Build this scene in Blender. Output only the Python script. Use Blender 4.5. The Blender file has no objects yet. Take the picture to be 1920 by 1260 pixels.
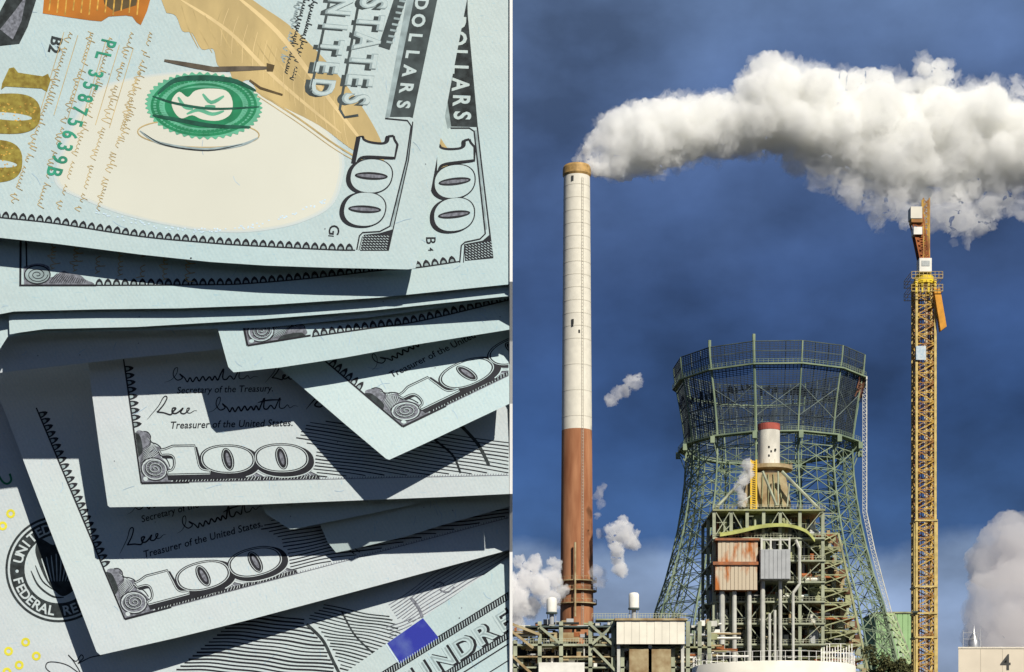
import bpy, bmesh, math, random
from mathutils import Vector, Matrix, noise
from mathutils.geometry import delaunay_2d_cdt, tessellate_polygon, intersect_point_tri_2d
random.seed(7)
S = bpy.context.scene
C = S.collection
R = math.radians
# ------------------------------------------------------------------ camera
FOC, HORIZON = 3400.0, 1500.0            # focal length and eye level, in photo pixels (1920 wide)
cam_d = bpy.data.cameras.new("camera"); cam = bpy.data.objects.new("camera", cam_d); C.objects.link(cam)
cam_d.sensor_width = 36; cam_d.lens = 36*FOC/1920; cam_d.shift_y = (HORIZON-630)/1920
cam_d.clip_start = 0.02; cam_d.clip_end = 60000
cam.rotation_euler = (R(90), 0, 0)
S.camera = cam
# ------------------------------------------------------------------ light
SUN_EL, SUN_AZ = 40.0, 26.0              # sun high behind the camera, a little to the right
to_sun = Vector((math.cos(R(SUN_EL))*math.sin(R(SUN_AZ)), -math.cos(R(SUN_EL))*math.cos(R(SUN_AZ)), math.sin(R(SUN_EL))))
sd = bpy.data.lights.new("sun", 'SUN'); sun = bpy.data.objects.new("sun", sd); C.objects.link(sun)
sd.energy = 5.0; sd.angle = R(0.5); sd.color = (1.0, 0.95, 0.86)
sun.rotation_euler = to_sun.to_track_quat('Z', 'Y').to_euler()
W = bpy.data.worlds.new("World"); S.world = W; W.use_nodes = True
def world():
    nt = W.node_tree; N = nt.nodes; L = nt.links; N.clear()
    out = N.new('ShaderNodeOutputWorld'); bg = N.new('ShaderNodeBackground'); bg.inputs[1].default_value = 1.0
    sky = N.new('ShaderNodeTexSky'); sky.sky_type = 'NISHITA'; sky.sun_disc = False
    sky.sun_elevation = R(SUN_EL); sky.sun_rotation = R(180-SUN_AZ)
    tc = N.new('ShaderNodeTexCoord'); sep = N.new('ShaderNodeSeparateXYZ'); L.new(tc.outputs['Generated'], sep.inputs[0])
    mp = N.new('ShaderNodeMapping'); mp.inputs['Scale'].default_value = (7, 7, 9); L.new(tc.outputs['Generated'], mp.inputs[0])
    n1 = N.new('ShaderNodeTexNoise'); n1.inputs['Scale'].default_value = 2.3; n1.inputs['Detail'].default_value = 6; n1.inputs['Roughness'].default_value = .5
    L.new(mp.outputs[0], n1.inputs['Vector'])
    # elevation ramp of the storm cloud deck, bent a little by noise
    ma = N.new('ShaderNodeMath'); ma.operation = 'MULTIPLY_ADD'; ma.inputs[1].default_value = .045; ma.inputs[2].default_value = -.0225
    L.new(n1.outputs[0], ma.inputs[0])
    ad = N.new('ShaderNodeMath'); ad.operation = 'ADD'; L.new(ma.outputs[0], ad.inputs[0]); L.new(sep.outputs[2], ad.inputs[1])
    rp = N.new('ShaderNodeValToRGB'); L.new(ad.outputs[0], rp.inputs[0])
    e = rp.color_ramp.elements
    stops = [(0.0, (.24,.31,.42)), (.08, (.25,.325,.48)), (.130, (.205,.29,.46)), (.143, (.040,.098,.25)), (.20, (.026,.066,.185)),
             (.27, (.034,.070,.18)), (.335, (.062,.110,.245)), (.405, (.10,.16,.30)), (.56, (.045,.068,.125)), (1.0, (.038,.055,.10))]  # top stops, above the view, darkened to cut fill in the banknote shadows
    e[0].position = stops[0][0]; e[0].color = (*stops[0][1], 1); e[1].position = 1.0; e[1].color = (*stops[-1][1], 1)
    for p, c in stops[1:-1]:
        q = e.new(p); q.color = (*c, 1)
    # brighter and darker clouds in the deck
    mp2 = N.new('ShaderNodeMapping'); mp2.inputs['Scale'].default_value = (5.5, 5.5, 8.5); mp2.inputs['Location'].default_value = (3.1, .4, 1.7); L.new(tc.outputs['Generated'], mp2.inputs[0])
    n2 = N.new('ShaderNodeTexNoise'); n2.inputs['Scale'].default_value = 1.6; n2.inputs['Detail'].default_value = 8; n2.inputs['Roughness'].default_value = .52
    L.new(mp2.outputs[0], n2.inputs['Vector'])
    mr = N.new('ShaderNodeMapRange'); mr.inputs[1].default_value = .34; mr.inputs[2].default_value = .68; mr.inputs[3].default_value = .62; mr.inputs[4].default_value = 1.5
    L.new(n2.outputs[0], mr.inputs[0])
    mul = N.new('ShaderNodeVectorMath'); mul.operation = 'SCALE'; L.new(rp.outputs[0], mul.inputs[0]); L.new(mr.outputs[0], mul.inputs['Scale'])
    sk = N.new('ShaderNodeVectorMath'); sk.operation = 'SCALE'; sk.inputs['Scale'].default_value = .06; L.new(sky.outputs[0], sk.inputs[0])
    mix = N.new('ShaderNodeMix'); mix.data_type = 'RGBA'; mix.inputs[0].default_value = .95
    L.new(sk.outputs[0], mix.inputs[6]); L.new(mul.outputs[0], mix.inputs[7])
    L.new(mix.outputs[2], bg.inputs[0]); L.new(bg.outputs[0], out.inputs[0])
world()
S.view_settings.view_transform = 'Standard'; S.view_settings.look = 'None'; S.view_settings.exposure = 0.08; S.view_settings.gamma = 1
S.view_settings.use_curve_mapping = False
cy = S.cycles
cy.use_denoising = True; cy.max_bounces = 32; cy.diffuse_bounces = 2; cy.glossy_bounces = 2; cy.transmission_bounces = 4
cy.volume_bounces = 28; cy.transparent_max_bounces = 12; cy.volume_step_rate = 1.0

# ------------------------------------------------------------------ helpers
def P(px, py, Y):                         # photo pixel + distance in metres -> point
    return Vector(((px-960)/FOC*Y, Y, (HORIZON-py)/FOC*Y))
def tag(o, label=None, cat=None, group=None, kind=None):
    if label: o['label'] = label
    if cat: o['category'] = cat
    if group: o['group'] = group
    if kind: o['kind'] = kind
    return o
def empty(name, loc=(0, 0, 0), label=None, cat=None, group=None):
    o = bpy.data.objects.new(name, None); C.objects.link(o); o.location = loc; o.empty_display_size = .01
    return tag(o, label, cat, group)
def link(name, me, m, parent=None):
    o = bpy.data.objects.new(name, me); C.objects.link(o)
    if m is not None and not me.materials: me.materials.append(m)
    if parent is not None:
        o.parent = parent
        o.matrix_parent_inverse = Matrix.Translation(-Vector(parent.location))
    return o
_mats = {}
def mat(name, col, rough=.8, noise_amt=.15, scale=5.0, col2=None, bump=0.0, metal=0.0, detail=6, spec=.3, thr=None, stretch=None):
    if name in _mats: return _mats[name]
    m = bpy.data.materials.new(name); m.use_nodes = True; nt = m.node_tree; N = nt.nodes; L = nt.links
    b = N['Principled BSDF']; b.inputs['Roughness'].default_value = rough; b.inputs['Metallic'].default_value = metal
    b.inputs['Specular IOR Level'].default_value = spec
    tc = N.new('ShaderNodeTexCoord'); n = N.new('ShaderNodeTexNoise'); n.inputs['Scale'].default_value = scale; n.inputs['Detail'].default_value = detail
    if stretch:
        mp = N.new('ShaderNodeMapping'); mp.inputs['Scale'].default_value = stretch; L.new(tc.outputs['Object'], mp.inputs[0]); L.new(mp.outputs[0], n.inputs['Vector'])
    else: L.new(tc.outputs['Object'], n.inputs['Vector'])
    r = N.new('ShaderNodeValToRGB')
    c2 = col2 or tuple(max(0, c*(1-noise_amt)) for c in col); c1 = col if col2 else tuple(min(1, c*(1+noise_amt)) for c in col)
    a, z = thr or (.35, .65)
    r.color_ramp.elements[0].position = a; r.color_ramp.elements[1].position = z
    r.color_ramp.elements[0].color = (*c1, 1); r.color_ramp.elements[1].color = (*c2, 1)
    L.new(n.outputs[0], r.inputs[0]); L.new(r.outputs[0], b.inputs['Base Color'])
    if bump:
        bp = N.new('ShaderNodeBump'); bp.inputs['Strength'].default_value = bump; L.new(n.outputs[0], bp.inputs['Height']); L.new(bp.outputs[0], b.inputs['Normal'])
    _mats[name] = m
    return m
class MB:                                 # mesh builder for bars, boxes, tubes
    def __init__(s): s.v = []; s.f = []; s.sm = False
    def quadring(s, a, b, c, d): s.f.append((a, b, c, d))
    def box(s, x0, x1, y0, y1, z0, z1, M=None):
        i = len(s.v); p = [(x, y, z) for z in (z0, z1) for y in (y0, y1) for x in (x0, x1)]
        if M is not None: p = [tuple(M @ Vector(q)) for q in p]
        s.v += p; s.f += [tuple(i+k for k in q) for q in ((0,2,3,1), (4,5,7,6), (0,1,5,4), (2,6,7,3), (0,4,6,2), (1,3,7,5))]
        return s
    def bar(s, a, b, r, n=4, r2=None, ph=.785):
        a = Vector(a); b = Vector(b); d = b-a
        if d.length < 1e-9: return s
        d.normalize(); u = d.cross(Vector((0, 0, 1)))
        if u.length < .05: u = d.cross(Vector((0, 1, 0)))
        u.normalize(); w = d.cross(u); r2 = r if r2 is None else r2; i = len(s.v)
        for q, rr in ((a, r), (b, r2)):
            for k in range(n):
                t = ph+2*math.pi*k/n; s.v.append(tuple(q+u*math.cos(t)*rr+w*math.sin(t)*rr))
        for k in range(n): s.f.append((i+k, i+(k+1) % n, i+n+(k+1) % n, i+n+k))
        s.f.append(tuple(i+k for k in range(n))[::-1]); s.f.append(tuple(i+n+k for k in range(n)))
        return s
    def path(s, pts, r, n=4):
        for a, b in zip(pts, pts[1:]): s.bar(a, b, r, n)
        return s
    def lathe(s, cx, cy_, prof, n=32, caps=True):   # prof: (radius, z)
        i = len(s.v)
        for r, z in prof:
            for k in range(n):
                t = 2*math.pi*k/n; s.v.append((cx+r*math.cos(t), cy_+r*math.sin(t), z))
        for j in range(len(prof)-1):
            for k in range(n):
                s.f.append((i+j*n+k, i+j*n+(k+1) % n, i+(j+1)*n+(k+1) % n, i+(j+1)*n+k))
        if caps:
            for ring_, rev in ((s.v[i:i+n], True), (s.v[i+(len(prof)-1)*n:i+len(prof)*n], False)):
                j = len(s.v); s.v += ring_; t = tuple(range(j, j+n)); s.f.append(t[::-1] if rev else t)
        return s
    def build(s, name, m, parent=None, smooth=False, kind=None):
        me = bpy.data.meshes.new(name); me.from_pydata(s.v, [], s.f); me.update()
        if smooth:
            me.polygons.foreach_set('use_smooth', [len(p.vertices) == 4 for p in me.polygons])
        o = link(name, me, m, parent)
        if kind: o['kind'] = kind
        return o

# ================================================================== THE BANKNOTES
def U(px, py, d): return P(px, py, d*.001)
def paper_mat(name, col, tint):
    m = bpy.data.materials.new(name); m.use_nodes = True; nt = m.node_tree; N = nt.nodes; L = nt.links
    b = N['Principled BSDF']; b.inputs['Roughness'].default_value = .85; b.inputs['Specular IOR Level'].default_value = .2
    tc = N.new('ShaderNodeTexCoord')
    def nz(sc, det, st=(1, 1, 1), rot=0):
        mp = N.new('ShaderNodeMapping'); mp.inputs['Scale'].default_value = st; mp.inputs['Rotation'].default_value = (0, rot, 0); L.new(tc.outputs['Object'], mp.inputs[0])
        n = N.new('ShaderNodeTexNoise'); n.inputs['Scale'].default_value = sc; n.inputs['Detail'].default_value = det; L.new(mp.outputs[0], n.inputs['Vector']); return n
    big = nz(28, 3); fine = nz(3600, 3); fib = nz(900, 3, (1, 1, 5), .6); fib2 = nz(800, 3, (5, 1, 1), .9)
    def ramp(n, a, z, c1, c2):
        r = N.new('ShaderNodeValToRGB'); r.color_ramp.elements[0].position = a; r.color_ramp.elements[1].position = z
        r.color_ramp.elements[0].color = (*c1, 1); r.color_ramp.elements[1].color = (*c2, 1); L.new(n.outputs[0], r.inputs[0]); return r
    def mixc(a, bb, mode, f=1.0):
        x = N.new('ShaderNodeMix'); x.data_type = 'RGBA'; x.blend_type = mode; x.inputs[0].default_value = f; L.new(a, x.inputs[6]); L.new(bb, x.inputs[7]); return x.outputs[2]
    c = ramp(big, .35, .65, col, tint).outputs[0]
    c = mixc(c, ramp(fine, .3, .7, (.94,)*3, (1.03,)*3).outputs[0], 'MULTIPLY')
    for q in (fib, fib2):
        c = mixc(c, ramp(q, .66, .71, (1, 1, 1), (.84, .93, 1.0)).outputs[0], 'MULTIPLY')
    wmp = N.new('ShaderNodeMapping'); wmp.inputs['Rotation'].default_value = (0, .5, 0); L.new(tc.outputs['Object'], wmp.inputs[0])
    wv = N.new('ShaderNodeTexWave'); wv.bands_direction = 'X'; wv.inputs['Scale'].default_value = 640; wv.inputs['Distortion'].default_value = 14; wv.inputs['Detail'].default_value = 2; wv.inputs['Detail Scale'].default_value = .12
    L.new(wmp.outputs[0], wv.inputs['Vector']); c = mixc(c, ramp(wv, .35, .6, (.955, .975, .99), (1, 1, 1)).outputs[0], 'MULTIPLY')
    L.new(c, b.inputs['Base Color'])
    und = nz(75, 3); b0 = N.new('ShaderNodeBump'); b0.inputs['Strength'].default_value = .35; b0.inputs['Distance'].default_value = .0012; L.new(und.outputs[0], b0.inputs['Height'])
    bp = N.new('ShaderNodeBump'); L.new(b0.outputs[0], bp.inputs['Normal']); bp.inputs['Strength'].default_value = .12; bp.inputs['Distance'].default_value = .0001
    L.new(fine.outputs[0], bp.inputs['Height']); L.new(bp.outputs[0], b.inputs['Normal'])
    return m
PAPER_BLUE = paper_mat("blue_tinted_note_paper", (.485, .615, .625), (.53, .615, .605))
PAPER_LILAC = paper_mat("pale_note_paper", (.575, .60, .625), (.55, .625, .62))
INKS = {
 'black': mat("black_ink", (.012, .013, .018), .7, .3, 900), 'grey': mat("grey_ink", (.17, .18, .21), .8, .4, 2500),
 'dark': mat("faded_black_ink", (.028, .036, .038), .8, .5, 1200), 'mid': mat("grey_teal_ink", (.30, .38, .39), .8, .2, 900),
 'white': PAPER_BLUE, 'cream2': mat('cream_tint_edge', (.61, .65, .60), .85, .03, 60), 'cream3': mat('cream_tint_outer_edge', (.565, .635, .63), .85, .03, 60), 'fibre': mat('blue_paper_fibre', (.36, .50, .62), .85, .2, 700), 'soft': mat('soft_black_ink', (.05, .066, .068), .8, .3, 700), 'deepgreen': mat('deep_green_ink', (.012, .085, .055), .8, .3, 700), 'softbrown': mat('soft_brown_ink', (.11, .09, .065), .8, .3, 700), 'cream': mat("cream_tint", (.665, .67, .575), .85, .03, 60),
 'gold': mat("gold_ink", (.50, .38, .17), .7, .2, 220, stretch=(1, 1, .4)), 'goldlight': mat("pale_gold_ink", (.70, .54, .27), .7, .15, 200),
 'glitter': mat("colour_shifting_gold_ink", (.34, .28, .05), .5, .3, 1500, col2=(.20, .14, .02)),
 'spark': mat("orange_glitter_ink", (.55, .33, .06), .5, .4, 1500), 'tan': mat("brown_script_ink", (.50, .38, .17), .8, .2, 400),
 'copper': mat("copper_ink", (.38, .13, .012), .6, .35, 160), 'green': mat("green_ink", (.012, .20, .085), .7, .2, 600),
 'lightgreen': mat("light_green_ink", (.11, .40, .25), .7, .15, 600), 'teal': mat("teal_serial_ink", (.03, .28, .17), .7, .2, 600),
 'yellow': mat("yellow_ring_ink", (.72, .66, .05), .8, .1, 500), 'blue': mat("blue_ribbon_weave", (.025, .035, .33), .5, .1, 260, col2=(.12, .17, .42), thr=(.45, .75)),
 'brown': mat("dark_brown_ink", (.10, .07, .03), .8, .3, 500), 'paleblue': mat("pale_blue_tint", (.60, .75, .86), .85, .08, 1500),
 'lilac': PAPER_LILAC,
}
def densify(pts, step=18):
    out = []
    for a, b in zip(pts, pts[1:]+pts[:1]):
        n = max(1, int(math.dist(a, b)/step))
        out += [(a[0]+(b[0]-a[0])*k/n, a[1]+(b[1]-a[1])*k/n) for k in range(n)]
    return out
def inside(p, poly):
    x, y = p; c = False; j = len(poly)-1
    for i in range(len(poly)):
        xi, yi = poly[i]; xj, yj = poly[j]
        if (yi > y) != (yj > y) and x < (xj-xi)*(y-yi)/(yj-yi)+xi: c = not c
        j = i
    return c
def fill2d(pts, grid=26):
    pts = densify(pts)
    xs = [p[0] for p in pts]; ys = [p[1] for p in pts]
    if max(xs)-min(xs) < 2*grid and max(ys)-min(ys) < 2*grid:
        tr = tessellate_polygon([[Vector((x, y, 0)) for x, y in pts]])
        return pts, [tuple(t) for t in tr]
    inner = []
    y = min(ys)+grid*.5
    while y < max(ys):
        x = min(xs)+grid*.5
        while x < max(xs):
            if inside((x, y), pts): inner.append((x, y))
            x += grid
        y += grid
    allp = [Vector(p) for p in pts+inner]; n = len(pts)
    v, e, f, *_ = delaunay_2d_cdt(allp, [(i, (i+1) % n) for i in range(n)], [], 0, 1e-4)
    v = [tuple(q) for q in v]
    f2 = [t for t in f if inside((sum(v[i][0] for i in t)/3, sum(v[i][1] for i in t)/3), pts)]
    return v, f2
def depth3(a, b, c, bump=0.0, wl=500.0, ang=0.0, ph=0.0):      # sheet through three (px, py, mm) points with a soft wave
    (x1, y1, d1), (x2, y2, d2), (x3, y3, d3) = a, b, c
    D = (x2-x1)*(y3-y1)-(x3-x1)*(y2-y1)
    gx = ((d2-d1)*(y3-y1)-(d3-d1)*(y2-y1))/D; gy = ((x2-x1)*(d3-d1)-(x3-x1)*(d2-d1))/D
    return lambda px, py: d1+gx*(px-x1)+gy*(py-y1)+bump*math.sin(2*math.pi*(px*math.cos(ang)+py*math.sin(ang))/wl+ph)
def spline(pts, n=8, closed=False):
    out = []; m = len(pts)
    rng = range(m) if closed else range(m-1)
    for i in rng:
        p = [pts[(i+k) % m] if closed else pts[min(max(i+k, 0), m-1)] for k in (-1, 0, 1, 2)]
        for j in range(n):
            t = j/n
            out.append(tuple(.5*((2*p[1][c])+(-p[0][c]+p[2][c])*t+(2*p[0][c]-5*p[1][c]+4*p[2][c]-p[3][c])*t*t+(-p[0][c]+3*p[1][c]-3*p[2][c]+p[3][c])*t**3) for c in (0, 1)))
    if not closed: out.append(tuple(pts[-1][:2]))
    return out
class Note:
    def __init__(s, name, label, outline, depth, paper, cat='banknote', thick=.12, group=None):
        s.depth = depth; s.outline = outline
        cx = sum(p[0] for p in outline)/len(outline); cyy = sum(p[1] for p in outline)/len(outline)
        s.root = empty(name, U(cx, cyy, depth(cx, cyy)), label, cat, group)
        v, f = fill2d(outline); n = len(v)
        b = densify(outline); nb = len(b)
        co = [U(x, y, depth(x, y)) for x, y in v]+[U(x, y, depth(x, y)+thick) for x, y in v]
        faces = [tuple(t) for t in f]+[tuple(i+n for i in t[::-1]) for t in f]
        # side walls from boundary edges
        cnt = {}
        for t in f:
            for a_, b_ in zip(t, t[1:]+t[:1]): cnt[(a_, b_)] = 1
        for (a_, b_) in list(cnt):
            if (b_, a_) not in cnt: faces.append((b_, a_, a_+n, b_+n))
        me = bpy.data.meshes.new("paper"); me.from_pydata(co, [], faces); me.update()
        bm = bmesh.new(); bm.from_mesh(me); bmesh.ops.recalc_face_normals(bm, faces=bm.faces[:]); bm.to_mesh(me); bm.free()
        link("paper", me, paper, s.root)
        s.part = 'print'; s.buf = {}; s.k = 0
    def to(s, part): s.part = part; return s
    def _add(s, v, f, col, lay):
        s.k += 1
        off = .006*lay+.0002*(s.k % 25)+.012
        if max(p[0] for p in v) > 953.5:
            v = list(v); f2 = []
            for t in f:
                if max(v[q][0] for q in t) <= 953.5: f2.append(tuple(t)); continue
                new = []
                for q, r_ in zip(t, tuple(t[1:])+(t[0],)):
                    a, b = v[q], v[r_]
                    if a[0] <= 953.5: new.append(q)
                    if (a[0] <= 953.5) != (b[0] <= 953.5):
                        k = (953.5-a[0])/(b[0]-a[0]); v.append((953.5, a[1]+(b[1]-a[1])*k)); new.append(len(v)-1)
                if len(new) > 2: f2.append(tuple(new))
            f = f2
            if not f: return
        vs, fs = s.buf.setdefault((s.part, col), ([], []))
        i = len(vs)
        vs += [U(x, y, s.depth(x, y)-off) for x, y in v]
        for t in f:
            # keep faces turned to the camera
            a = sum(v[t[k]][0]*v[t[(k+1) % len(t)]][1]-v[t[(k+1) % len(t)]][0]*v[t[k]][1] for k in range(len(t)))
            fs.append(tuple(i+q for q in (t if a < 0 else t[::-1])))
    def poly(s, pts, col, lay=1):
        v, f = fill2d(list(pts)); s._add(v, f, col, lay)
    def ribbon(s, pts, w, col, lay=2, taper=False, clip=None):
        if len(pts) < 2: return
        d = []
        for a, b in zip(pts, pts[1:]):
            n = max(1, int(math.dist(a, b)/22)); d += [(a[0]+(b[0]-a[0])*k/n, a[1]+(b[1]-a[1])*k/n) for k in range(n)]
        d.append(pts[-1]); m = len(d); L_ = []; R_ = []
        for i, p in enumerate(d):
            a = d[max(i-1, 0)]; b = d[min(i+1, m-1)]; dx, dy = b[0]-a[0], b[1]-a[1]; l = math.hypot(dx, dy) or 1
            ww = w(i/(m-1)) if callable(w) else w
            if taper: ww *= math.sin(math.pi*min(1, max(0, (i+.6)/(m+.2))))**.5
            L_.append((p[0]-dy/l*ww/2, p[1]+dx/l*ww/2)); R_.append((p[0]+dy/l*ww/2, p[1]-dx/l*ww/2))
        v = L_+R_; f = []
        for i in range(m-1):
            if clip and not (inside(d[i], clip) and inside(d[i+1], clip)): continue
            f.append((i, i+1, m+i+1, m+i))
        if f: s._add(v, f, col, lay)
    def ell(s, cx, cyy, rx, ry, col, lay=1, rot=0, n=36, T=None, p=2.0):
        pts = []
        for k in range(n):
            t = 2*math.pi*k/n; c, q = math.cos(t), math.sin(t)
            x = rx*math.copysign(abs(c)**(2/p), c); y = ry*math.copysign(abs(q)**(2/p), q)
            x, y = x*math.cos(rot)-y*math.sin(rot)+cx, x*math.sin(rot)+y*math.cos(rot)+cyy
            pts.append(T(x, y) if T else (x, y))
        s.poly(pts, col, lay)
    def ring(s, cx, cyy, rx, ry, w, col, lay=2, rot=0, n=40, T=None, a0=0, a1=2*math.pi, p=2.0):
        pts = []
        for k in range(n+1):
            t = a0+(a1-a0)*k/n; c, q = math.cos(t), math.sin(t)
            x = rx*math.copysign(abs(c)**(2/p), c); y = ry*math.copysign(abs(q)**(2/p), q)
            x, y = x*math.cos(rot)-y*math.sin(rot)+cx, x*math.sin(rot)+y*math.cos(rot)+cyy
            pts.append(T(x, y) if T else (x, y))
        s.ribbon(pts, w, col, lay)
    def text(s, txt, T, col, lay=3, size=1.0, shear=0.0, bold=0.0, spacing=1.0, align='LEFT'):
        v, t = glyphs(txt, shear, bold, spacing, align)
        s._add([T(x*size, y*size) for x, y in v], t, col, lay)
    def done(s):
        rs = random.Random(len(s.outline)*7+int(s.outline[0][0])); s.part = 'ink_speck'; xs = [p[0] for p in s.outline]; ys = [p[1] for p in s.outline]
        for q in range(26):
            x, y = rs.uniform(max(0, min(xs)), min(940, max(xs))), rs.uniform(max(0, min(ys)), max(ys)); a = rs.uniform(0, 6.3); l = rs.uniform(6, 16)
            if all(inside(p_, s.outline) for p_ in ((x, y), (x-l-3, y), (x+l+3, y), (x, y-l-3), (x, y+l+3))):
                if q % 4 == 0: s.ell(x, y, rs.uniform(.9, 1.6), rs.uniform(.9, 1.6), 'grey', 2, n=6)
                else: s.ribbon(spline([(x-l*math.cos(a), y-l*math.sin(a)), (x+rs.uniform(-3, 3), y+rs.uniform(-3, 3)), (x+l*math.cos(a), y+l*math.sin(a))], 4), .9, 'fibre', 1)
        names = {}
        for (part, col), (v, f) in s.buf.items():
            me = bpy.data.meshes.new(part); me.from_pydata(v, [], f); me.update()
            o_ = link(part if part != 'print' else 'printed_detail', me, INKS[col], s.root)
            if part in ('ink_speck', 'paper_fibre', 'brown_script', 'portrait_engraving'): o_['kind'] = 'stuff'
        return s.root
_gl = {}
def glyphs(txt, shear, bold, spacing, align):
    key = (txt, shear, bold, spacing, align)
    if key in _gl: return _gl[key]
    cu = bpy.data.curves.new("t", 'FONT'); cu.body = txt; cu.shear = shear; cu.offset = bold; cu.space_character = spacing
    cu.align_x = align; cu.resolution_u = 3
    o = bpy.data.objects.new("t", cu); C.objects.link(o)
    dg = bpy.context.evaluated_depsgraph_get(); dg.update(); ev = o.evaluated_get(dg); me = ev.to_mesh()
    v = [(p.co.x, p.co.y) for p in me.vertices]; f = [tuple(p.vertices) for p in me.polygons]
    ev.to_mesh_clear(); bpy.data.objects.remove(o); bpy.data.curves.remove(cu)
    _gl[key] = (v, f); return _gl[key]
def frame(O, ex, ey):                     # local printing frame -> photo pixels; ex, ey per unit, y up the note
    return lambda x, y: (O[0]+ex[0]*x+ey[0]*y, O[1]+ex[1]*x+ey[1]*y)
def sub(T, x0, y0, sx, sy=None, rot=0):
    sy = sx if sy is None else sy; c, q = math.cos(rot), math.sin(rot)
    return lambda x, y: T(x0+(x*c-y*q)*sx, y0+(x*q+y*c)*sy)

def numerals(N0, T, paper='white', line=.03, style='engraved'):    # ornate 100 in a frame where the height is 1
    class LO:                              # the figures are printed over the corner scroll
        poly = staticmethod(lambda p, c, l: N0.poly(p, c, l+6)); ribbon = staticmethod(lambda p, w_, c, l: N0.ribbon(p, w_, c, l+6))
        ell = staticmethod(lambda x, y, a, b, c, l, **k: N0.ell(x, y, a, b, c, l+6, **k)); ring = staticmethod(lambda x, y, a, b, w_, c, l, **k: N0.ring(x, y, a, b, w_, c, l+6, **k))
    N = LO
    def w(k):
        a, b = T(0, 0), T(0, 1); return math.dist(a, b)*k
    one = spline([(-.05, .88), (.16, .92), (.42, 1.02), (.5, 1.03)], 4)+[(1.24, 1.03)]+spline([(1.27, .6), (1.30, .25), (1.42, .08), (1.68, .02)], 5)+[(1.68, -.06), (.14, -.06)]+spline([(.14, .04), (.30, .08), (.42, .25), (.46, .5), (.42, .66), (.28, .74), (.0, .74)], 5)
    closed = one+one[:1]
    zs = [(2.42, .48), (4.42, .48)]
    kw = dict(T=T, n=44, p=2.25)
    if style == 'engraved':
        # heavy drop shadow with a fine keyline round it
        for cx, c2 in zs: N.ell(cx+.07, c2-.10, 1.16, .69, paper, 1, **kw); N.ell(cx+.07, c2-.10, 1.12, .65, 'black', 2, **kw)
        sh = [T(p[0]+.07, p[1]-.09) for p in closed]; N.poly(sh[:-1], 'black', 2); N.ribbon(sh, w(.15), 'black', 2)
        N.poly([T(*p) for p in [(.1, -.30), (3.0, -.30), (3.0, -.05), (.1, -.05)]], 'black', 2)
    else:
        for cx, c2 in zs: N.ell(cx+.05, c2-.07, 1.06, .62, 'black', 2, **kw)
        sh = [T(p[0]+.04, p[1]-.06) for p in closed]; N.poly(sh[:-1], 'black', 2); N.ribbon(sh, w(.06), 'black', 2)
    c_ = [T(*p) for p in closed]
    if style == 'engraved':
        N.ribbon(c_, w(.17), 'black', 3); N.ribbon(c_, w(.09), paper, 4); N.poly(c_[:-1], paper, 5); N.ribbon(c_, w(.03), 'black', 6)
    else: N.ribbon(c_, w(.07), 'black', 3); N.poly(c_[:-1], paper, 4); N.ribbon(c_, w(.07), 'black', 5)
    for cx, c2 in zs:
        N.ell(cx, c2, 1.04, .60, 'black', 3, **kw); N.ell(cx, c2, .99, .565, paper, 4, **kw)
        if style == 'engraved': N.ell(cx, c2, .96, .54, 'black', 5, **kw); N.ell(cx, c2, .91, .505, paper, 6, **kw)
        N.ell(cx, c2, .23, .46, 'black', 7, T=T, rot=.06)
        if style == 'engraved':
            N.ring(cx, c2, .17, .41, w(.022), paper, 8, T=T, rot=.06)
            N.ell(cx+.01, c2, .07, .27, 'grey', 8, T=T, rot=.1)
        else: N.ell(cx, c2, .10, .40, 'grey', 8, T=T, rot=.03)

def teeth(N, pts, pitch, h, col='black', inner='grey', side=1):   # saw-tooth border along a curve
    sp = spline(pts, 10); L = [0]
    for a, b in zip(sp, sp[1:]): L.append(L[-1]+math.dist(a, b))
    def at(t):
        for i in range(len(L)-1):
            if L[i+1] >= t:
                k = (t-L[i])/(L[i+1]-L[i] or 1); a, b = sp[i], sp[i+1]; l = math.dist(a, b) or 1
                return (a[0]+(b[0]-a[0])*k, a[1]+(b[1]-a[1])*k), ((b[0]-a[0])/l, (b[1]-a[1])/l)
        a, b = sp[-2], sp[-1]; l = math.dist(a, b) or 1
        return b, ((b[0]-a[0])/l, (b[1]-a[1])/l)
    n = int(L[-1]/pitch)
    for k in range(n):
        (x, y), (dx, dy) = at((k+.5)*pitch); nx, ny = dy*side, -dx*side
        g = lambda u, v: (x+dx*u*pitch+nx*v*h, y+dy*u*pitch+ny*v*h)
        N.poly([g(-.47, 0), g(-.37, .5), g(-.22, .8), g(0, 1.0), g(.22, .8), g(.37, .5), g(.47, 0)], col, 2)
        N.poly([g(-.23, .1), g(-.20, .36), g(0, .52), g(.20, .36), g(.23, .1)], 'mid' if inner == 'grey' else inner, 3)
    N.ribbon(sp, max(1.6, h*.16), col, 3)

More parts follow.
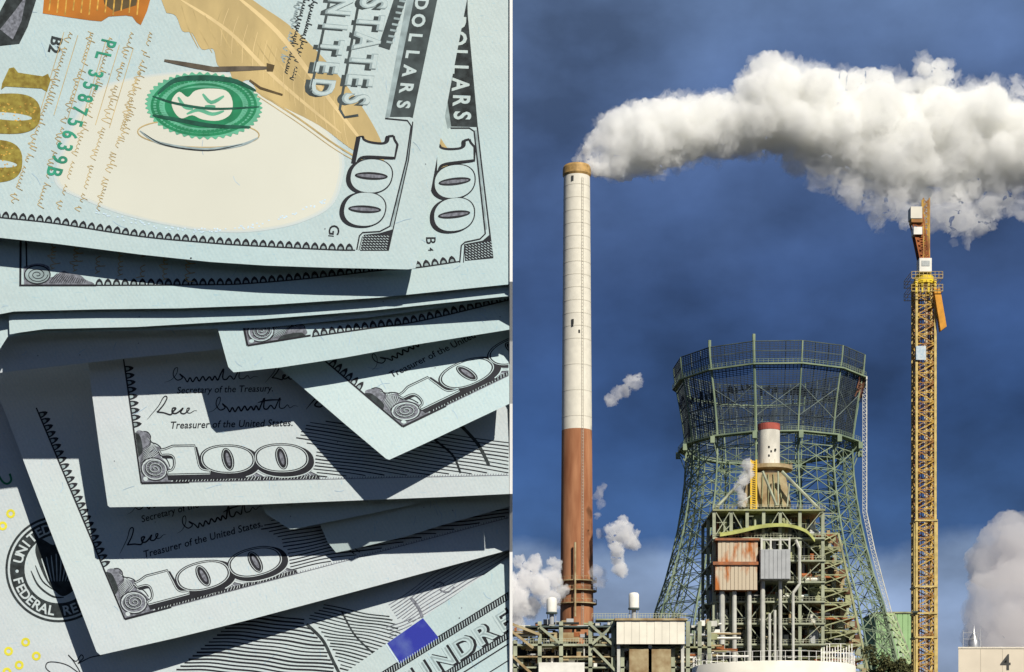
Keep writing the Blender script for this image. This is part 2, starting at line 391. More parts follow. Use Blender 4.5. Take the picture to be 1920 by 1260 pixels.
def scroll_corner(N, T, k=1.0, paper='white'):      # acanthus leaf and scroll in the frame corner (px units)
    f = lambda pts: [T(x*k, y*k) for x, y in pts]
    N.poly(f(spline([(2, 2), (55, 2), (58, 22), (50, 40), (42, 52), (47, 66), (36, 70), (30, 78), (28, 92), (18, 98), (8, 100), (3, 96)], 4)), 'grey', 2)
    N.poly(f(spline([(2, 50), (10, 58), (12, 74), (10, 90), (2, 96)], 4)), 'dark', 3)
    for a in range(9):                                # leaf veins
        t = a/8; N.ribbon(f(spline([(4+6*t, 34+30*t), (16+8*t, 44+28*t), (28+10*(1-t), 56+26*t*.9), (44-20*t, 62+26*t)], 4)), 1.1, 'black', 4, taper=True)
        N.ribbon(f(spline([(6+6*t, 32+29*t), (18+8*t, 42+27*t), (29+9*(1-t), 54+26*t*.9), (43-20*t, 60+26*t)], 4)), .9, paper, 4, taper=True)
    N.ell(28, 26, 22*1.0, 19, 'grey', 4, T=lambda x, y: T(x*k, y*k)); N.ring(28, 26, 22, 19, 1.6, paper, 5, T=lambda x, y: T(x*k, y*k))
    N.ring(28, 26, 24.5, 21.5, 1.8, 'black', 5, T=lambda x, y: T(x*k, y*k))
    sp = [(28+(19*(1-q/40))*math.cos(q*.42+1), 26+(16*(1-q/40))*math.sin(q*.42+1)) for q in range(38)]
    N.ribbon(f(sp), 2.4, 'dark', 6); N.ribbon(f([(x+1.4, y+1) for x, y in sp]), .9, paper, 7)
    for q in range(14):
        t = q/14*2*math.pi; N.ribbon(f([(28+11*math.cos(t), 26+9*math.sin(t)), (28+18*math.cos(t+.3), 26+15*math.sin(t+.3))]), .8, 'black', 6)
    N.ribbon(f(spline([(18, 98), (26, 96), (30, 88), (28, 78), (38, 74), (46, 66), (43, 54), (54, 44), (58, 30)], 5)), 1.6, 'black', 5)
    N.ell(9, 8, 4.2, 4.2, paper, 6, T=lambda x, y: T(x*k, y*k))
def hand(N, T, strokes, w, col='black', lay=3):
    for st in strokes: N.ribbon([T(x, y) for x, y in spline(st, 6)], w, col, lay, taper=True)
SIGN_A = [[(0, 0), (10, 10), (26, 26), (36, 40), (42, 44), (44, 40), (36, 28), (24, 16), (22, 14), (34, 12), (46, 8), (52, 14), (58, 20), (52, 20), (50, 12), (56, 10), (64, 14), (72, 20), (66, 12), (72, 9), (80, 14), (84, 19), (80, 19), (78, 12), (84, 10), (92, 14), (98, 14)]]
SIGN_B = [[(118, 10), (130, 14), (142, 26), (146, 38), (140, 36), (136, 24), (142, 14), (152, 18), (148, 26), (156, 18), (160, 10), (166, 18), (170, 10), (178, 19), (182, 11), (190, 20), (194, 12), (202, 19), (206, 12), (212, 20), (216, 12), (222, 22), (230, 34), (226, 16), (232, 13), (240, 20), (246, 13), (252, 22), (260, 34), (256, 16), (264, 14), (272, 20), (276, 14), (284, 18), (292, 16)],
          [(216, 26), (236, 30), (262, 30)], [(306, 10), (318, 22), (330, 32), (336, 30), (324, 18), (334, 14), (344, 20), (352, 14), (360, 17)]]
def squiggle(N, T, x0, x1, h, w, col, seed, lay=3, loops=1.0):
    r = random.Random(seed); x = x0; pts = []
    while x < x1:
        st = r.uniform(.35, .8)*h; top = r.choice([.5, .55, .6, 1.15, .5]); lo = r.choice([0, 0, 0, -.45])
        pts += [(x, lo*h), (x+st*.45, top*h), (x+st*.3*loops, top*h*.5)]
        x += st
        if r.random() < .12 and len(pts) > 4:
            N.ribbon([T(*p) for p in spline(pts, 3)], w, col, lay); pts = []; x += h*.5
    if len(pts) > 2: N.ribbon([T(*p) for p in spline(pts, 3)], w, col, lay)
def lines_region(N, region, origin, direction, gap, count, amp, wl, w, col, seed, lay=2, broken=0.0, curl=0.0):
    r = random.Random(seed); dx, dy = direction; nx, ny = -dy, dx
    for k in range(count):
        ox, oy = origin[0]+nx*gap*k, origin[1]+ny*gap*k; run = []; ph = k*.13
        for q in range(0, 700, 7):
            a = amp*math.sin(q/wl+ph)+amp*.4*math.sin(q/wl*2.7+ph*3)+curl*(q/300)**2*100
            p = (ox+dx*q+nx*a, oy+dy*q+ny*a)
            if inside(p, region) and r.random() > broken: run.append(p)
            else:
                if len(run) > 2: N.ribbon(run, w*r.uniform(.8, 1.2), col, lay)
                run = []
        if len(run) > 2: N.ribbon(run, w, col, lay)

def note_face(N, O, ex, ey, k=1.0, sig=True, up=250, paper='white', treas=(70, 100), top_text=True):
    """lower left corner of a note: frame, leaf scroll, 100, signature and caption"""
    T = frame(O, ex, ey)
    N.to('frame_border')
    pts = [T(0, y) for y in (104, 140, (104+up)/2, up)]
    teeth(N, pts, 13.2, 17, side=-1)
    N.ribbon([T(0, 0), T(0, 104)], 3.2, 'black', 3); N.ribbon([T(0, 0), T(90, 0)], 4.0, 'black', 3); N.ribbon([T(60, 4), T(335, 4)], 7, 'black', 1)
    r = random.Random(3)
    for q in range(46): N.ribbon([T(66+q*5.8+r.uniform(-1, 1), 1.5), T(69+q*5.8+r.uniform(-1, 2), 7)], 1.1, paper, 4)
    N.ribbon([T(90, 0), T(900, 0)], 1.2, 'grey', 2)
    for q in range(120): N.ribbon([T(330+q*5, 0), T(331.5+q*5, 3.4)], 1.2, 'grey', 2)
    N.to('corner_scroll'); scroll_corner(N, T, 1.0*k, paper)
    N.to('numeral'); 
    # engraved webs between the figures
    for c in (195, 298):
        N.poly([T(c-30, 8), T(c+34, 8), T(c+3, 28)], 'grey', 2)
        for q in range(9): N.ribbon([T(c-22+q*5.4, 7), T(c-2+q*1.2, 24)], 1.0, paper, 5)
        N.ribbon([T(c-30, 8), T(c, 26), T(c+34, 8)], 1.2, 'black', 4)
    numerals(N, sub(T, 46, 19, 50.5, 47), paper)
    if sig:
        N.to('signature'); S1 = sub(T, treas[0]-40, treas[1]+18, .98, .98, R(.5)); hand(N, S1, SIGN_A+SIGN_B, 3.0)
        N.to('caption'); Tt = sub(T, treas[0], treas[1], 1)
        N.text("Treasurer of the United States.", sub(Tt, 0, 0, 17.6, 19), 'black', 3, 1, .32, .012, 1.03)
        if top_text:
            N.text("Secretary of the Treasury.", sub(Tt, 22, 66, 16.5, 18), 'black', 3, 1, .32, .01, 1.03)
            N.to('signature'); hand(N, sub(Tt, -118, 78, 1.02, .95), SIGN_B[:1], 2.8); hand(N, sub(Tt, 190, 82, .7, .7), SIGN_A, 2.4)
    return T

# depths are millimetres from the camera; the sheets lie a few millimetres above each other
XR = 955
base_d = depth3((0, 800, 244.2), (200, 1260, 244.0), (955, 1100, 244.2), .25, 600, .6)
n = Note('banknote', "lowest pale banknote with a round black seal, yellow rings and engraved portrait folds", [(-150, 640), (XR, 640), (XR, 1330), (-150, 1330)], base_d, PAPER_LILAC)
n.to('seal')
cx, cy0 = 110, 1067
n.ell(cx, cy0, 100, 100, 'dark', 1, n=72); n.ell(cx, cy0, 95.5, 95.5, 'lilac', 2, n=72); n.ell(cx, cy0, 91.5, 91.5, 'dark', 3, n=72); n.ell(cx, cy0, 64, 64, 'lilac', 4, n=60)
n.to('seal_lettering')
def arc_text(txt, r, a0, step, top, size):
    for i, ch in enumerate(txt):
        a = a0+i*step*(1 if top else -1)      # degrees clockwise from the top
        t = R(a); px, py = cx+r*math.sin(t), cy0-r*math.cos(t)
        if top: ex, ey = (math.cos(t), math.sin(t)), (math.sin(t), -math.cos(t))
        else: ex, ey = (-math.cos(t), -math.sin(t)), (-math.sin(t), math.cos(t))
        if ch != ' ': n.text(ch, sub(frame((px, py), ex, ey), 0, -size*.36, size), 'lilac', 6, 1, 0, .022, 1, 'CENTER')
arc_text("UNITED STATES", 78, -75, 11.6, True, 25)
arc_text("FEDERAL RESERVE", 78, -106, 10.6, False, 25)
n.ell(cx-78, cy0+4, 3, 3, 'lilac', 5)
n.to('seal_eagle')
n.poly(spline([(75, 1010), (100, 1022), (108, 1008), (122, 1004), (130, 1018), (150, 1020), (160, 1050), (150, 1085), (140, 1105), (118, 1118), (100, 1105), (85, 1085), (72, 1055), (66, 1030)], 4, True), 'dark', 5)
for q in range(9): n.ribbon(spline([(78+q*9, 1035+abs(q-4)*3), (82+q*8, 1060), (92+q*5, 1090)], 4), 2.2, 'lilac', 6, taper=True)
n.ribbon(spline([(58, 1070), (72, 1098), (98, 1118), (120, 1120)], 5), 4, 'dark', 5, taper=True)
n.ribbon(spline([(66, 1060), (80, 1090), (104, 1108)], 5), 3, 'dark', 5, taper=True)
n.to('yellow_ring')
for x, y in ((48, 1204), (16, 1221), (68, 1230), (36, 1247), (13, 1260), (20, 963), (5, 986), (-8, 1238)): n.ring(x, y, 6.2, 6.2, 4.6, 'yellow', 2, n=20)
n.to('green_seal_edge'); n.ribbon(spline([(-8, 880), (4, 902), (14, 907), (21, 900), (18, 888)], 5), 4, 'green', 2)
n.to('signature'); n.ribbon(spline([(96, 1262), (86, 1252), (90, 1242), (108, 1242), (128, 1248), (150, 1262), (138, 1240), (128, 1228), (142, 1240), (152, 1228), (156, 1234), (146, 1244), (162, 1236), (172, 1232), (192, 1228)], 6), 2.0, 'black', 2)
n.to('portrait_engraving')
reg = [(330, 1262), (380, 1225), (470, 1150), (640, 1120), (XR, 1000), (XR, 1330), (250, 1330)]
lines_region(n, [(250, 1330), (345, 1240), (440, 1160), (560, 1110), (575, 1170), (605, 1200), (625, 1240), (650, 1330)], (320, 1140), (.995, .09), 7.0, 28, 2.2, 40, 3.0, 'black', 1, broken=0)
lines_region(n, [(575, 1155), (640, 1110), (700, 1090), (760, 1200), (660, 1330), (632, 1240), (612, 1200)], (560, 1120), (.97, .22), 6.4, 34, 3, 46, 2.4, 'dark', 2, broken=0)
lines_region(n, [(700, 1095), (830, 1045), (955, 1010), (955, 1100), (800, 1180), (740, 1160)], (640, 1190), (.84, -.54), 6.0, 26, 2, 50, 1.6, 'grey', 3, broken=0)
lines_region(n, [(700, 1130), (760, 1105), (790, 1160), (730, 1200)], (680, 1190), (.9, -.3), 6.4, 10, 2, 30, 1.4, 'grey', 5)
n.ribbon(spline([(575, 1170), (605, 1200), (625, 1240), (650, 1290)], 6), 5.5, 'dark', 4)
n.ribbon(spline([(640, 1145), (665, 1190), (700, 1225)], 6), 3.0, 'dark', 4)
n.ribbon(spline([(770, 1120), (785, 1140), (792, 1158)], 6), 5.5, 'grey', 4)
n.ribbon(spline([(812, 1100), (822, 1092), (832, 1096), (826, 1106), (840, 1110), (852, 1100)], 6), 3, 'grey', 4)
n.done()

n = Note('banknote', "banknote in the bottom right corner with a blue security ribbon and slanted outlined lettering", [(590, 1330), (649, 1260), (724, 1207), (793, 1158), (XR, 1045), (XR, 1330)], depth3((649, 1260, 243.3), (955, 1045, 243.2), (955, 1260, 243.0)), PAPER_BLUE)
n.to('blue_ribbon'); n.poly([(726, 1206), (793, 1159), (823, 1196), (751, 1244)], 'blue', 2)
n.ribbon([(724, 1208), (749, 1245)], 2.0, 'paleblue', 3)
B = frame((752, 1252), (.845, -.535), (-.535, -.845))
n.to('lettering_band')
n.poly([B(-60, 0), B(300, 0), B(300, 13), B(-60, 13)], 'black', 1); n.poly([B(-60, -62), B(300, -62), B(300, -50), B(-60, -50)], 'black', 1)
for q in range(70):
    n.ribbon([B(-60+q*5.2, 1.5), B(-56+q*5.2, 11)], 1.3, 'white', 3); n.ribbon([B(-60+q*5.2, -60), B(-56+q*5.2, -52)], 1.3, 'white', 3)
n.ribbon([B(-60, -70), B(300, -70)], 2.5, 'black', 2)
n.ribbon([B(40, -96), B(300, -96)], 2.0, 'black', 2)
n.to('outlined_letter')
for i, ch in enumerate("HUNDRED"):
    Tb = sub(B, -46+i*48, -45, 58, 50)
    n.text(ch, sub(Tb, .05, -.05, 1), 'black', 2, 1, 0, .07, 1); n.text(ch, Tb, 'white', 3, 1, 0, .035, 1); n.text(ch, sub(Tb, .02, 0, 1), 'mid', 4, 1, 0, -.018, 1)
n.done()

# third note
n = Note('banknote', "lowest of the banknotes with an upright 100, its corner pointing to the bottom left", [(-80, 560), (-52, 620), (20, 800), (69, 930), (118, 1056), (181, 1222), (188, 1228), (330, 1196), (460, 1164), (700, 1100), (XR, 1031), (XR, 560)],
         depth3((100, 800, 240.8), (187, 1228, 239.6), (955, 1031, 242.0), .12, 700, .2), PAPER_LILAC)
T3 = note_face(n, (234, 1161), (.968, -.256), (-.386, -.922), 1.0, up=430, paper='lilac', treas=(78, 103))
n.to('portrait_engraving')
reg3 = [T3(318, 6), T3(332, 70), T3(300, 100), T3(340, 120), T3(760, 60), T3(760, 4)]
lines_region(n, reg3, T3(310, 128), (.985, -.17), 6.6, 26, 3.0, 60, 2.0, 'black', 8, curl=.10)
lines_region(n, [T3(430, 5), T3(440, 60), T3(760, 60), T3(760, 5)], T3(420, 70), (.80, .60), 8.5, 50, 1.0, 40, 2.2, 'dark', 9)
n.done()
# dark folded notes lying between
n = Note('banknote', "folded banknote corner in shadow with a bright lower lip, lying on the third note", [(590, 960), (614, 1016), (630, 1036), (656, 1031), (761, 1006), (827, 985), (XR, 950), (XR, 880), (590, 880)], depth3((600, 960, 238.6), (632, 1036, 240.2), (955, 940, 238.8)), PAPER_BLUE); n.done()
n = Note('banknote', "thin shaded banknote edge directly under the second note, its tip above the folded corner", [(486, 900), (491, 946), (498, 963), (543, 992), (552, 992), (700, 962), (811, 938), (XR, 905), (XR, 860), (486, 860)], depth3((491, 946, 237.0), (550, 992, 237.6), (955, 905, 237.4)), PAPER_BLUE); n.done()
# second note
n = Note('banknote', "banknote in the middle with large black 100 and a signature half in shadow", [(152, 560), (171, 728), (186, 838), (202, 948), (206, 951), (350, 949), (480, 946), (650, 939), (830, 932), (XR, 926), (XR, 560)],
         depth3((170, 730, 233.6), (203, 951, 233.9), (955, 926, 235.0), .1, 800, .4), PAPER_LILAC)
T2 = note_face(n, (265, 906), (.999, -.022), (-.142, -.99), 1.0, up=235, paper='lilac', treas=(68, 102))
n.to('portrait_engraving')
reg2 = [T2(322, 4), T2(335, 60), T2(300, 78), T2(330, 110), T2(720, 110), T2(720, 4)]
lines_region(n, reg2, T2(290, 132), (.985, .17), 6.6, 60, 2.0, 70, 2.0, 'black', 21, curl=-.05)
n.ribbon(spline([T2(610, 100), T2(640, 60), T2(655, 20)], 6), 6, 'dark', 3); n.ribbon(spline([T2(560, 70), T2(590, 40), T2(600, 6)], 6), 4, 'dark', 3)
n.to('caption'); n.ribbon([T2(100, 165), T2(330, 165)], .01, 'dark', 3)
n.done()
# first note, tilted
n = Note('banknote', "tilted banknote at the right with its corner pointing down and a slanted engraved 100", [(440, 560), (470, 642), (520, 687), (568, 727), (648, 796), (724, 860), (730, 862), (800, 830), (XR, 757), (XR, 560)],
         depth3((540, 700, 231.0), (728, 862, 229.2), (955, 700, 231.4), .08, 500, 1), PAPER_BLUE)
T1 = note_face(n, (755, 800), (.904, -.436), (-.763, -.646), 1.0, up=190, treas=(58, 102), top_text=False, sig=False)
n.to('signature'); hand(n, sub(T1, -70, 122, 1, 1), SIGN_B[:1], 2.8)
n.to('caption'); n.text("Treasurer of the United States.", sub(T1, 62, 100, 18, 19), 'black', 3, 1, .32, .012, 1.0)
n.done()
# shaded brown strip at left
n = Note('banknote', "narrow banknote strip in deep shade at the left edge, under the folded notes", [(-150, 560), (-150, 716), (0, 699), (235, 672), (400, 656), (470, 648), (470, 560)], depth3((0, 699, 230.4), (400, 650, 230.0), (0, 600, 229.6)), PAPER_LILAC); n.done()
# note C
n = Note('banknote', "banknote with a rounded corner and sunlit margin above the tilted one, saw-tooth border in shade", [(398, 530), (408, 615), (428, 688), (438, 698), (460, 696), (525, 689), (643, 671), (774, 647), (XR, 618), (XR, 530)],
         depth3((430, 690, 227.3), (955, 618, 228.9), (430, 560, 227.2), .05, 600, 0), PAPER_BLUE)
TC = frame((464, 648), (.988, -.16), (-.2, -.98))
n.to('frame_border'); teeth(n, [(585, 631), (690, 616), (787, 602), (952, 563), (1000, 552)], 15.5, 14, side=1)
n.ribbon([TC(0, 0), TC(120, 0)], 3.5, 'black', 3); n.ribbon([TC(0, 0), TC(0, 80)], 4, 'black', 3)
n.to('corner_scroll'); scroll_corner(n, lambda x, y: TC(y*1.15, x*.8), 1.0)
n.done()
# folded edge notes
n = Note('banknote', "lower leaf of the folded note, a dark olive edge below the long white fold", [(-60, 560), (-60, 662), (0, 654), (14, 632), (62, 627), (84, 624), (257, 620), (500, 614), (700, 594), (XR, 559), (XR, 500), (-60, 500)], depth3((62, 620, 227.0), (955, 560, 227.3), (62, 500, 227.0)), PAPER_BLUE); n.done()
n = Note('banknote', "long folded banknote edge seen as a narrow white band across the pile", [(18, 560), (17, 600), (18, 627), (40, 623), (84, 617), (257, 613), (460, 601), (700, 582), (XR, 555), (XR, 500), (18, 500)], depth3((18, 627, 226.1), (955, 555, 226.3), (18, 520, 226.0)), PAPER_BLUE); n.done()

# second from top: short side up, scroll at left, hatch box at right
n = Note('banknote', "upper banknote behind the foremost one, scroll corner at left and rotated 100 at far right", [(-150, -60), (-150, 592), (0, 589), (26, 584), (183, 580), (340, 578), (500, 572), (710, 558), (XR, 533), (XR, -60)],
         depth3((0, 590, 225.1), (955, 530, 225.3), (0, 0, 225.0), .08, 900, .3), PAPER_BLUE)
n.to('frame_border'); teeth(n, [(178, 535), (380, 534), (460, 532), (591, 521), (722, 506), (780, 502), (862, 490)], 16.2, 13, side=1)
n.ribbon([(39, 400), (38, 536)], 4, 'black', 3); n.ribbon([(48, 400), (50, 500)], 3, 'dark', 3); n.ribbon([(36, 535), (180, 535)], 3.4, 'black', 3)
n.to('corner_scroll'); n.poly(spline([(44, 500), (70, 494), (92, 500), (95, 520), (118, 508), (130, 512), (150, 516), (160, 524), (170, 534), (45, 534)], 4), 'grey', 2)
n.ell(70, 515, 25, 18, 'mid', 3); n.ring(70, 515, 24, 17, 2.2, 'black', 4)
n.ribbon([(70+(20*(1-q/40))*math.cos(q*.42), 515+(14*(1-q/40))*math.sin(q*.42)) for q in range(36)], 1.6, 'black', 4)
for q in range(16): n.ribbon(spline([(92+q*4.4, 531), (100+q*4, 520+q*.4), (108+q*3.4, 512+q*.8)], 4), 1.3, 'black', 4, taper=True)
n.to('brown_script')
for q in range(7): squiggle(n, frame((95+q*42, 495+q*4), (.05, -1), (1, .05)), -10, 110, 16, 1.6, 'tan', 60+q)
n.to('lettering_band')
n.poly([(876, -60), (877, 26), (896, 238), (846, 237), (838, 183), (840, 60), (845, -60)], 'dark', 1)
n.ribbon([(838, 150), (838, 215), (843, 240)], 8, 'mid', 0)
Tv = frame((886, 236), (-.09, -1), (-1, .02))
n.text("SRALLOD", frame((889, 222), (0, 1), (1, 0)), 'white', 3, .01)
for i, ch in enumerate("SRALLOD"):
    n.text(ch, frame((853-.1*i, 228-36*i-6), (-.02*34, .98*36), (34*.98, 5)), 'white', 3, 1, 0, .03, 1, 'CENTER') if False else n.text(ch, sub(frame((852-i*1.6, 216-i*29), (-.05, 1), (1, .04)), 0, 0, 34, 44), 'white', 3, 1, 0, .03, 1, 'CENTER')
n.to('frame_border')
for pts, w_ in (([(862, 492), (865, 460), (872, 454), (900, 448), (910, 438), (895, 300), (889, 246), (880, 240), (845, 240)], 2.6), ([(924, 483), (902, 300), (895, 238)], 2.6), ([(869, 492), (871, 462), (876, 458)], 1.6)):
    n.ribbon(pts, w_, 'black', 3)
n.ribbon([(911, 430), (898, 300), (892, 244)], 5, 'mid', 1)
n.poly([(872, 489), (870, 458), (905, 451), (918, 440), (925, 484)], 'black', 2)
for q in range(9):
    for s_ in range(6): n.ribbon([(873+q*5.8, 460+s_*5.0-q*.9), (877+q*5.8, 462.5+s_*5.0-q*.9)], 1.2, 'white', 3)
n.to('gold_quill'); n.poly(spline([(800, 200), (826, 258), (845, 285), (858, 305), (862, 315), (810, 318)], 4), 'gold', 1)
n.to('numeral'); numerals(n, frame((822, 268), (-.5, 31), (66, -6)), 'white', style='plain')
n.to('letter_mark'); n.text("B", frame((799, 443), (0, 1), (1, 0)), 'black', 3, 26, 0, .01); n.text("4", frame((803, 464), (0, 1), (1, 0)), 'black', 3, 14, 0, .01)
n.done()

# foremost note
n = Note('banknote', "foremost banknote at top left with green bell, golden quill, serial number and rotated 100", [(-150, -60), (-150, 432), (2, 446), (105, 457), (262, 477), (393, 491), (500, 498), (617, 502), (765, 505), (779, 503), (786, 475), (813, 330), (852, 123), (887, -60)],
         depth3((0, 446, 222.2), (780, 503, 222.6), (0, 0, 222.0), .15, 1100, .5), PAPER_BLUE)
n.to('cream_field')
n.poly(spline([(633, 285), (632, 340), (612, 384), (560, 412), (500, 426), (430, 431), (340, 422), (240, 400), (170, 374), (115, 345), (118, 300), (150, 220), (190, 170), (250, 150), (330, 140), (420, 140), (520, 195), (590, 225)], 6, True), 'cream', 1)
CR = spline([(633, 285), (632, 340), (612, 384), (560, 412), (500, 426), (430, 431), (340, 422), (240, 400), (170, 374), (115, 345), (118, 300), (150, 220), (190, 170), (250, 150), (330, 140), (420, 140), (520, 195), (590, 225)], 6, True)
for k_, c_ in ((1.035, 'cream3'), (1.018, 'cream2')): n.poly([(375+(x-375)*k_, 285+(y-285)*k_) for x, y in CR], c_, .3 if c_ == 'cream3' else .6)
for q in range(90):
    r_ = random.Random(q+900); t = r_.random(); x = 180+t*430; y = 377+54*math.sin(math.pi*min(1, t*.85+.1))-(30*max(0, t-.7)); n.ell(x, y+r_.uniform(-3, 5), 2.0, 1.4, 'paleblue', 2, n=8)
n.to('gold_quill')
n.poly(spline([(295, -20), (428, -20), (500, 18), (560, 62), (625, 130), (682, 205), (716, 268), (720, 304)], 5)+spline([(700, 300), (660, 280), (600, 236), (540, 205), (490, 180), (468, 150), (440, 158), (430, 132), (408, 122), (400, 92), (378, 92), (360, 62), (342, 58), (330, 30), (312, 24)], 4), 'gold', 2)
n.ribbon(spline([(440, -10), (520, 60), (590, 150), (690, 280)], 6), 9, 'goldlight', 3, taper=True)
n.ribbon(spline([(340, 0), (430, 60), (520, 150), (640, 250)], 6), 7, 'goldlight', 3, taper=True)
for q in range(9): n.ribbon(spline([(340+q*22, 10+q*9), (352+q*24, 50+q*9), (372+q*26, 90+q*9)], 4), 2.2, 'tan', 3, taper=True)
n.ribbon(spline([(480, 170), (560, 222), (630, 272), (700, 312)], 5), 3.2, 'tan', 4)
n.ribbon(spline([(480, 178), (560, 231), (630, 281), (690, 314)], 5), 1.4, 'tan', 4)
for q in range(26):
    n.ribbon(spline([(420+q*9, 8+q*7.5), (408+q*9.5, 40+q*8), (404+q*10, 78+q*8)], 3), 1.0, 'goldlight' if q % 2 else 'tan', 3, taper=True)
n.to('copper_inkwell')
n.poly([(84, -20), (287, -20), (276, 20), (264, 47), (256, 42), (248, 31), (236, 29), (204, 31), (190, 40), (168, 38), (140, 34), (80, 25)], 'copper', 2)
n.poly([(190, -20), (262, -20), (255, 10), (215, 22), (196, 8)], 'brown', 3)
for q in range(12): n.ribbon([(95+q*15, -5), (92+q*15, 20+(q % 3)*4)], 2.5, 'spark', 3)
n.to('dark_seal_edge'); n.poly([(-40, 84), (-10, 40), (22, -20), (74, -20), (52, 50), (36, 82), (0, 86)], 'dark', 2)
n.poly([(0, 55), (28, 20), (50, -10), (40, 40), (24, 74)], 'grey', 3)
n.to('small_plate_mark'); n.text("B2", frame((98, 66), (-.25, .97), (.97, .25)), 'dark', 3, 30, 0, .03)
n.to('green_bell')
bx, by = 382, 198
sc = [(bx+(108+2.6*math.cos(46*t))*math.cos(t), by+(61+2.4*math.cos(46*t))*math.sin(t)+4*math.cos(t)) for t in [2*math.pi*k/276 for k in range(276)]]
n.poly(sc, 'lightgreen', 5)
for k_, w_ in ((.90, 5), (.80, 6), (.66, 4)): n.ring(bx, by, 108*k_, 61*k_, w_, 'green', 6, n=60)
n.ell(bx, by+2, 70, 36, 'green', 7, p=2.6)
n.poly(spline([(322, 188), (336, 172), (352, 182), (366, 170), (392, 166), (424, 170), (436, 190), (432, 214), (410, 226), (380, 224), (360, 216), (340, 222), (326, 208)], 4, True), 'cream', 8)
for pts in ([(334, 182), (346, 200), (362, 204)], [(380, 176), (396, 192), (420, 180)], [(350, 214), (372, 206), (398, 214), (420, 208)], [(384, 200), (404, 200)]): n.ribbon(spline(pts, 4), 7, 'lightgreen', 9, taper=True)
n.ribbon(spline([(296, 176), (330, 150), (390, 146), (440, 152), (480, 170)], 6), 10, 'deepgreen', 9, taper=True)
n.ribbon(spline([(286, 180), (330, 194), (400, 204), (486, 200)], 6), 5, 'deepgreen', 10, taper=True)
n.ribbon(spline([(286, 216), (330, 224), (400, 236), (470, 238)], 6), 8, 'deepgreen', 10, taper=True)
for q in range(64):
    t = q/64*2*math.pi; n.ribbon([(bx+76*math.cos(t), by+43*math.sin(t)), (bx+84*math.cos(t+.05), by+48*math.sin(t+.05))], 1.2, 'lightgreen', 8); n.ribbon([(bx+88*math.cos(t), by+50*math.sin(t)), (bx+99*math.cos(t), by+56*math.sin(t))], 1.6, 'green', 7)
n.ring(372, 250, 114, 26, 2.2, 'tan', 4, n=50, rot=.03); n.ribbon(spline([(262, 245), (300, 268), (380, 280), (450, 272), (484, 258)], 6), 6, 'mid', 5, taper=True)
n.ribbon(spline([(270, 250), (310, 272), (390, 282), (455, 270)], 6), 2.5, 'dark', 6, taper=True)
n.to('black_stroke'); n.ribbon([(308, 113), (400, 130), (512, 127)], 10, 'softbrown', 6, taper=True); n.ribbon([(468, 150), (488, 165), (530, 178)], 5, 'brown', 6, taper=True)
n.poly([(500, 118), (515, 122), (512, 134), (500, 134)], 'brown', 6)
n.to('serial_number')
for i, ch in enumerate("PL35875639B"):
    t = i+(.5 if i > 1 else 0); px = 226-t*9.6 - (0 if i < 8 else 0); py = 72+t*22.9
    if ch.strip(): n.text(ch, sub(frame((px-36, py+6), (-.30, .95), (.97, .22)), 0, 0, 27+i*.5, 40), 'teal', 4, 1, 0, .025, 1, 'CENTER')
n.to('brown_script')
for q, (x0, y0, x1, y1) in enumerate([(130, 60, 20, 380), (170, 60, 70, 385), (205, 70, 108, 390), (245, 60, 145, 392), (262, 120, 180, 395), (280, 60, 225, 260)]):
    l = math.dist((x0, y0), (x1, y1)); ux, uy = (x1-x0)/l, (y1-y0)/l
    squiggle(n, frame((x0, y0), (ux, uy), (uy, -ux)), 0, l, 12, 1.3, 'tan', 30+q)
for q in range(6): n.ribbon([(150+q*26-30, 60+q*6), (105+q*26-30, 210+q*6)], 1.3, 'tan', 3)
n.to('gold_numeral')
n.poly([(17, 128), (26, 126), (34, 136), (80, 143), (90, 138), (95, 150), (88, 172), (78, 166), (10, 162), (2, 168), (4, 156)], 'glitter', 3)
n.ell(18, 213, 58, 38, 'glitter', 3, p=2.6); n.ell(14, 218, 46, 7, 'white', 4, rot=.08)
n.ell(-12, 302, 54, 40, 'glitter', 3, p=2.6); n.ell(-12, 306, 44, 7.5, 'white', 4, rot=.08)
for q in range(120):
    r_ = random.Random(q); x = r_.uniform(0, 70); y = r_.uniform(180, 338)
    if ((x-18)/52)**2+((y-213)/33)**2 < 1 or ((x+12)/48)**2+((y-302)/35)**2 < 1: n.ell(x, y, 1.8, 1.4, 'spark', 5, n=6)
n.to('frame_border')
teeth(n, [(-30, 404), (2, 408), (105, 419), (262, 443), (390, 455), (460, 460), (617, 468), (666, 469)], 16.2, 13, side=1)
n.poly([(675, 470), (682, 440), (712, 437), (736, 430), (728, 470)], 'black', 2)
for q in range(9):
    for s_ in range(6): n.ribbon([(679+q*5.8-s_*.9, 442+s_*4.8), (683+q*5.8-s_*.9, 444+s_*4.8)], 1.2, 'white', 3)
for pts, w_ in (([(669, 468), (674, 442), (680, 436), (712, 434), (731, 424), (762, 300), (771, 236), (764, 226), (722, 222)], 2.6), ([(728, 470), (766, 300), (774, 228)], 2.2), ([(673, 469), (679, 445), (684, 441)], 1.4)):
    n.ribbon(pts, w_, 'black', 3)
n.ribbon([(734, 424), (764, 300), (773, 236)], 4, 'mid', 2)
n.to('lettering_band')
n.poly([(780, -20), (824, -20), (774, 221), (768, 219), (731, 219)], 'soft', 2); n.poly([(766, -20), (780, -20), (731, 219), (722, 222)], 'mid', 2)
def vtext(txt, x0, y0, dx, dy, w_, h_, col, lay, bold=.03):
    l = math.hypot(dx, dy); ux, uy = dx/l, dy/l
    for i, ch in enumerate(txt):
        n.text(ch, sub(frame((x0+dx*i, y0+dy*i), (ux, uy), (-uy*-1, ux*-.4)), 0, 0, w_, h_), col, lay, 1, 0, bold, 1, 'CENTER')
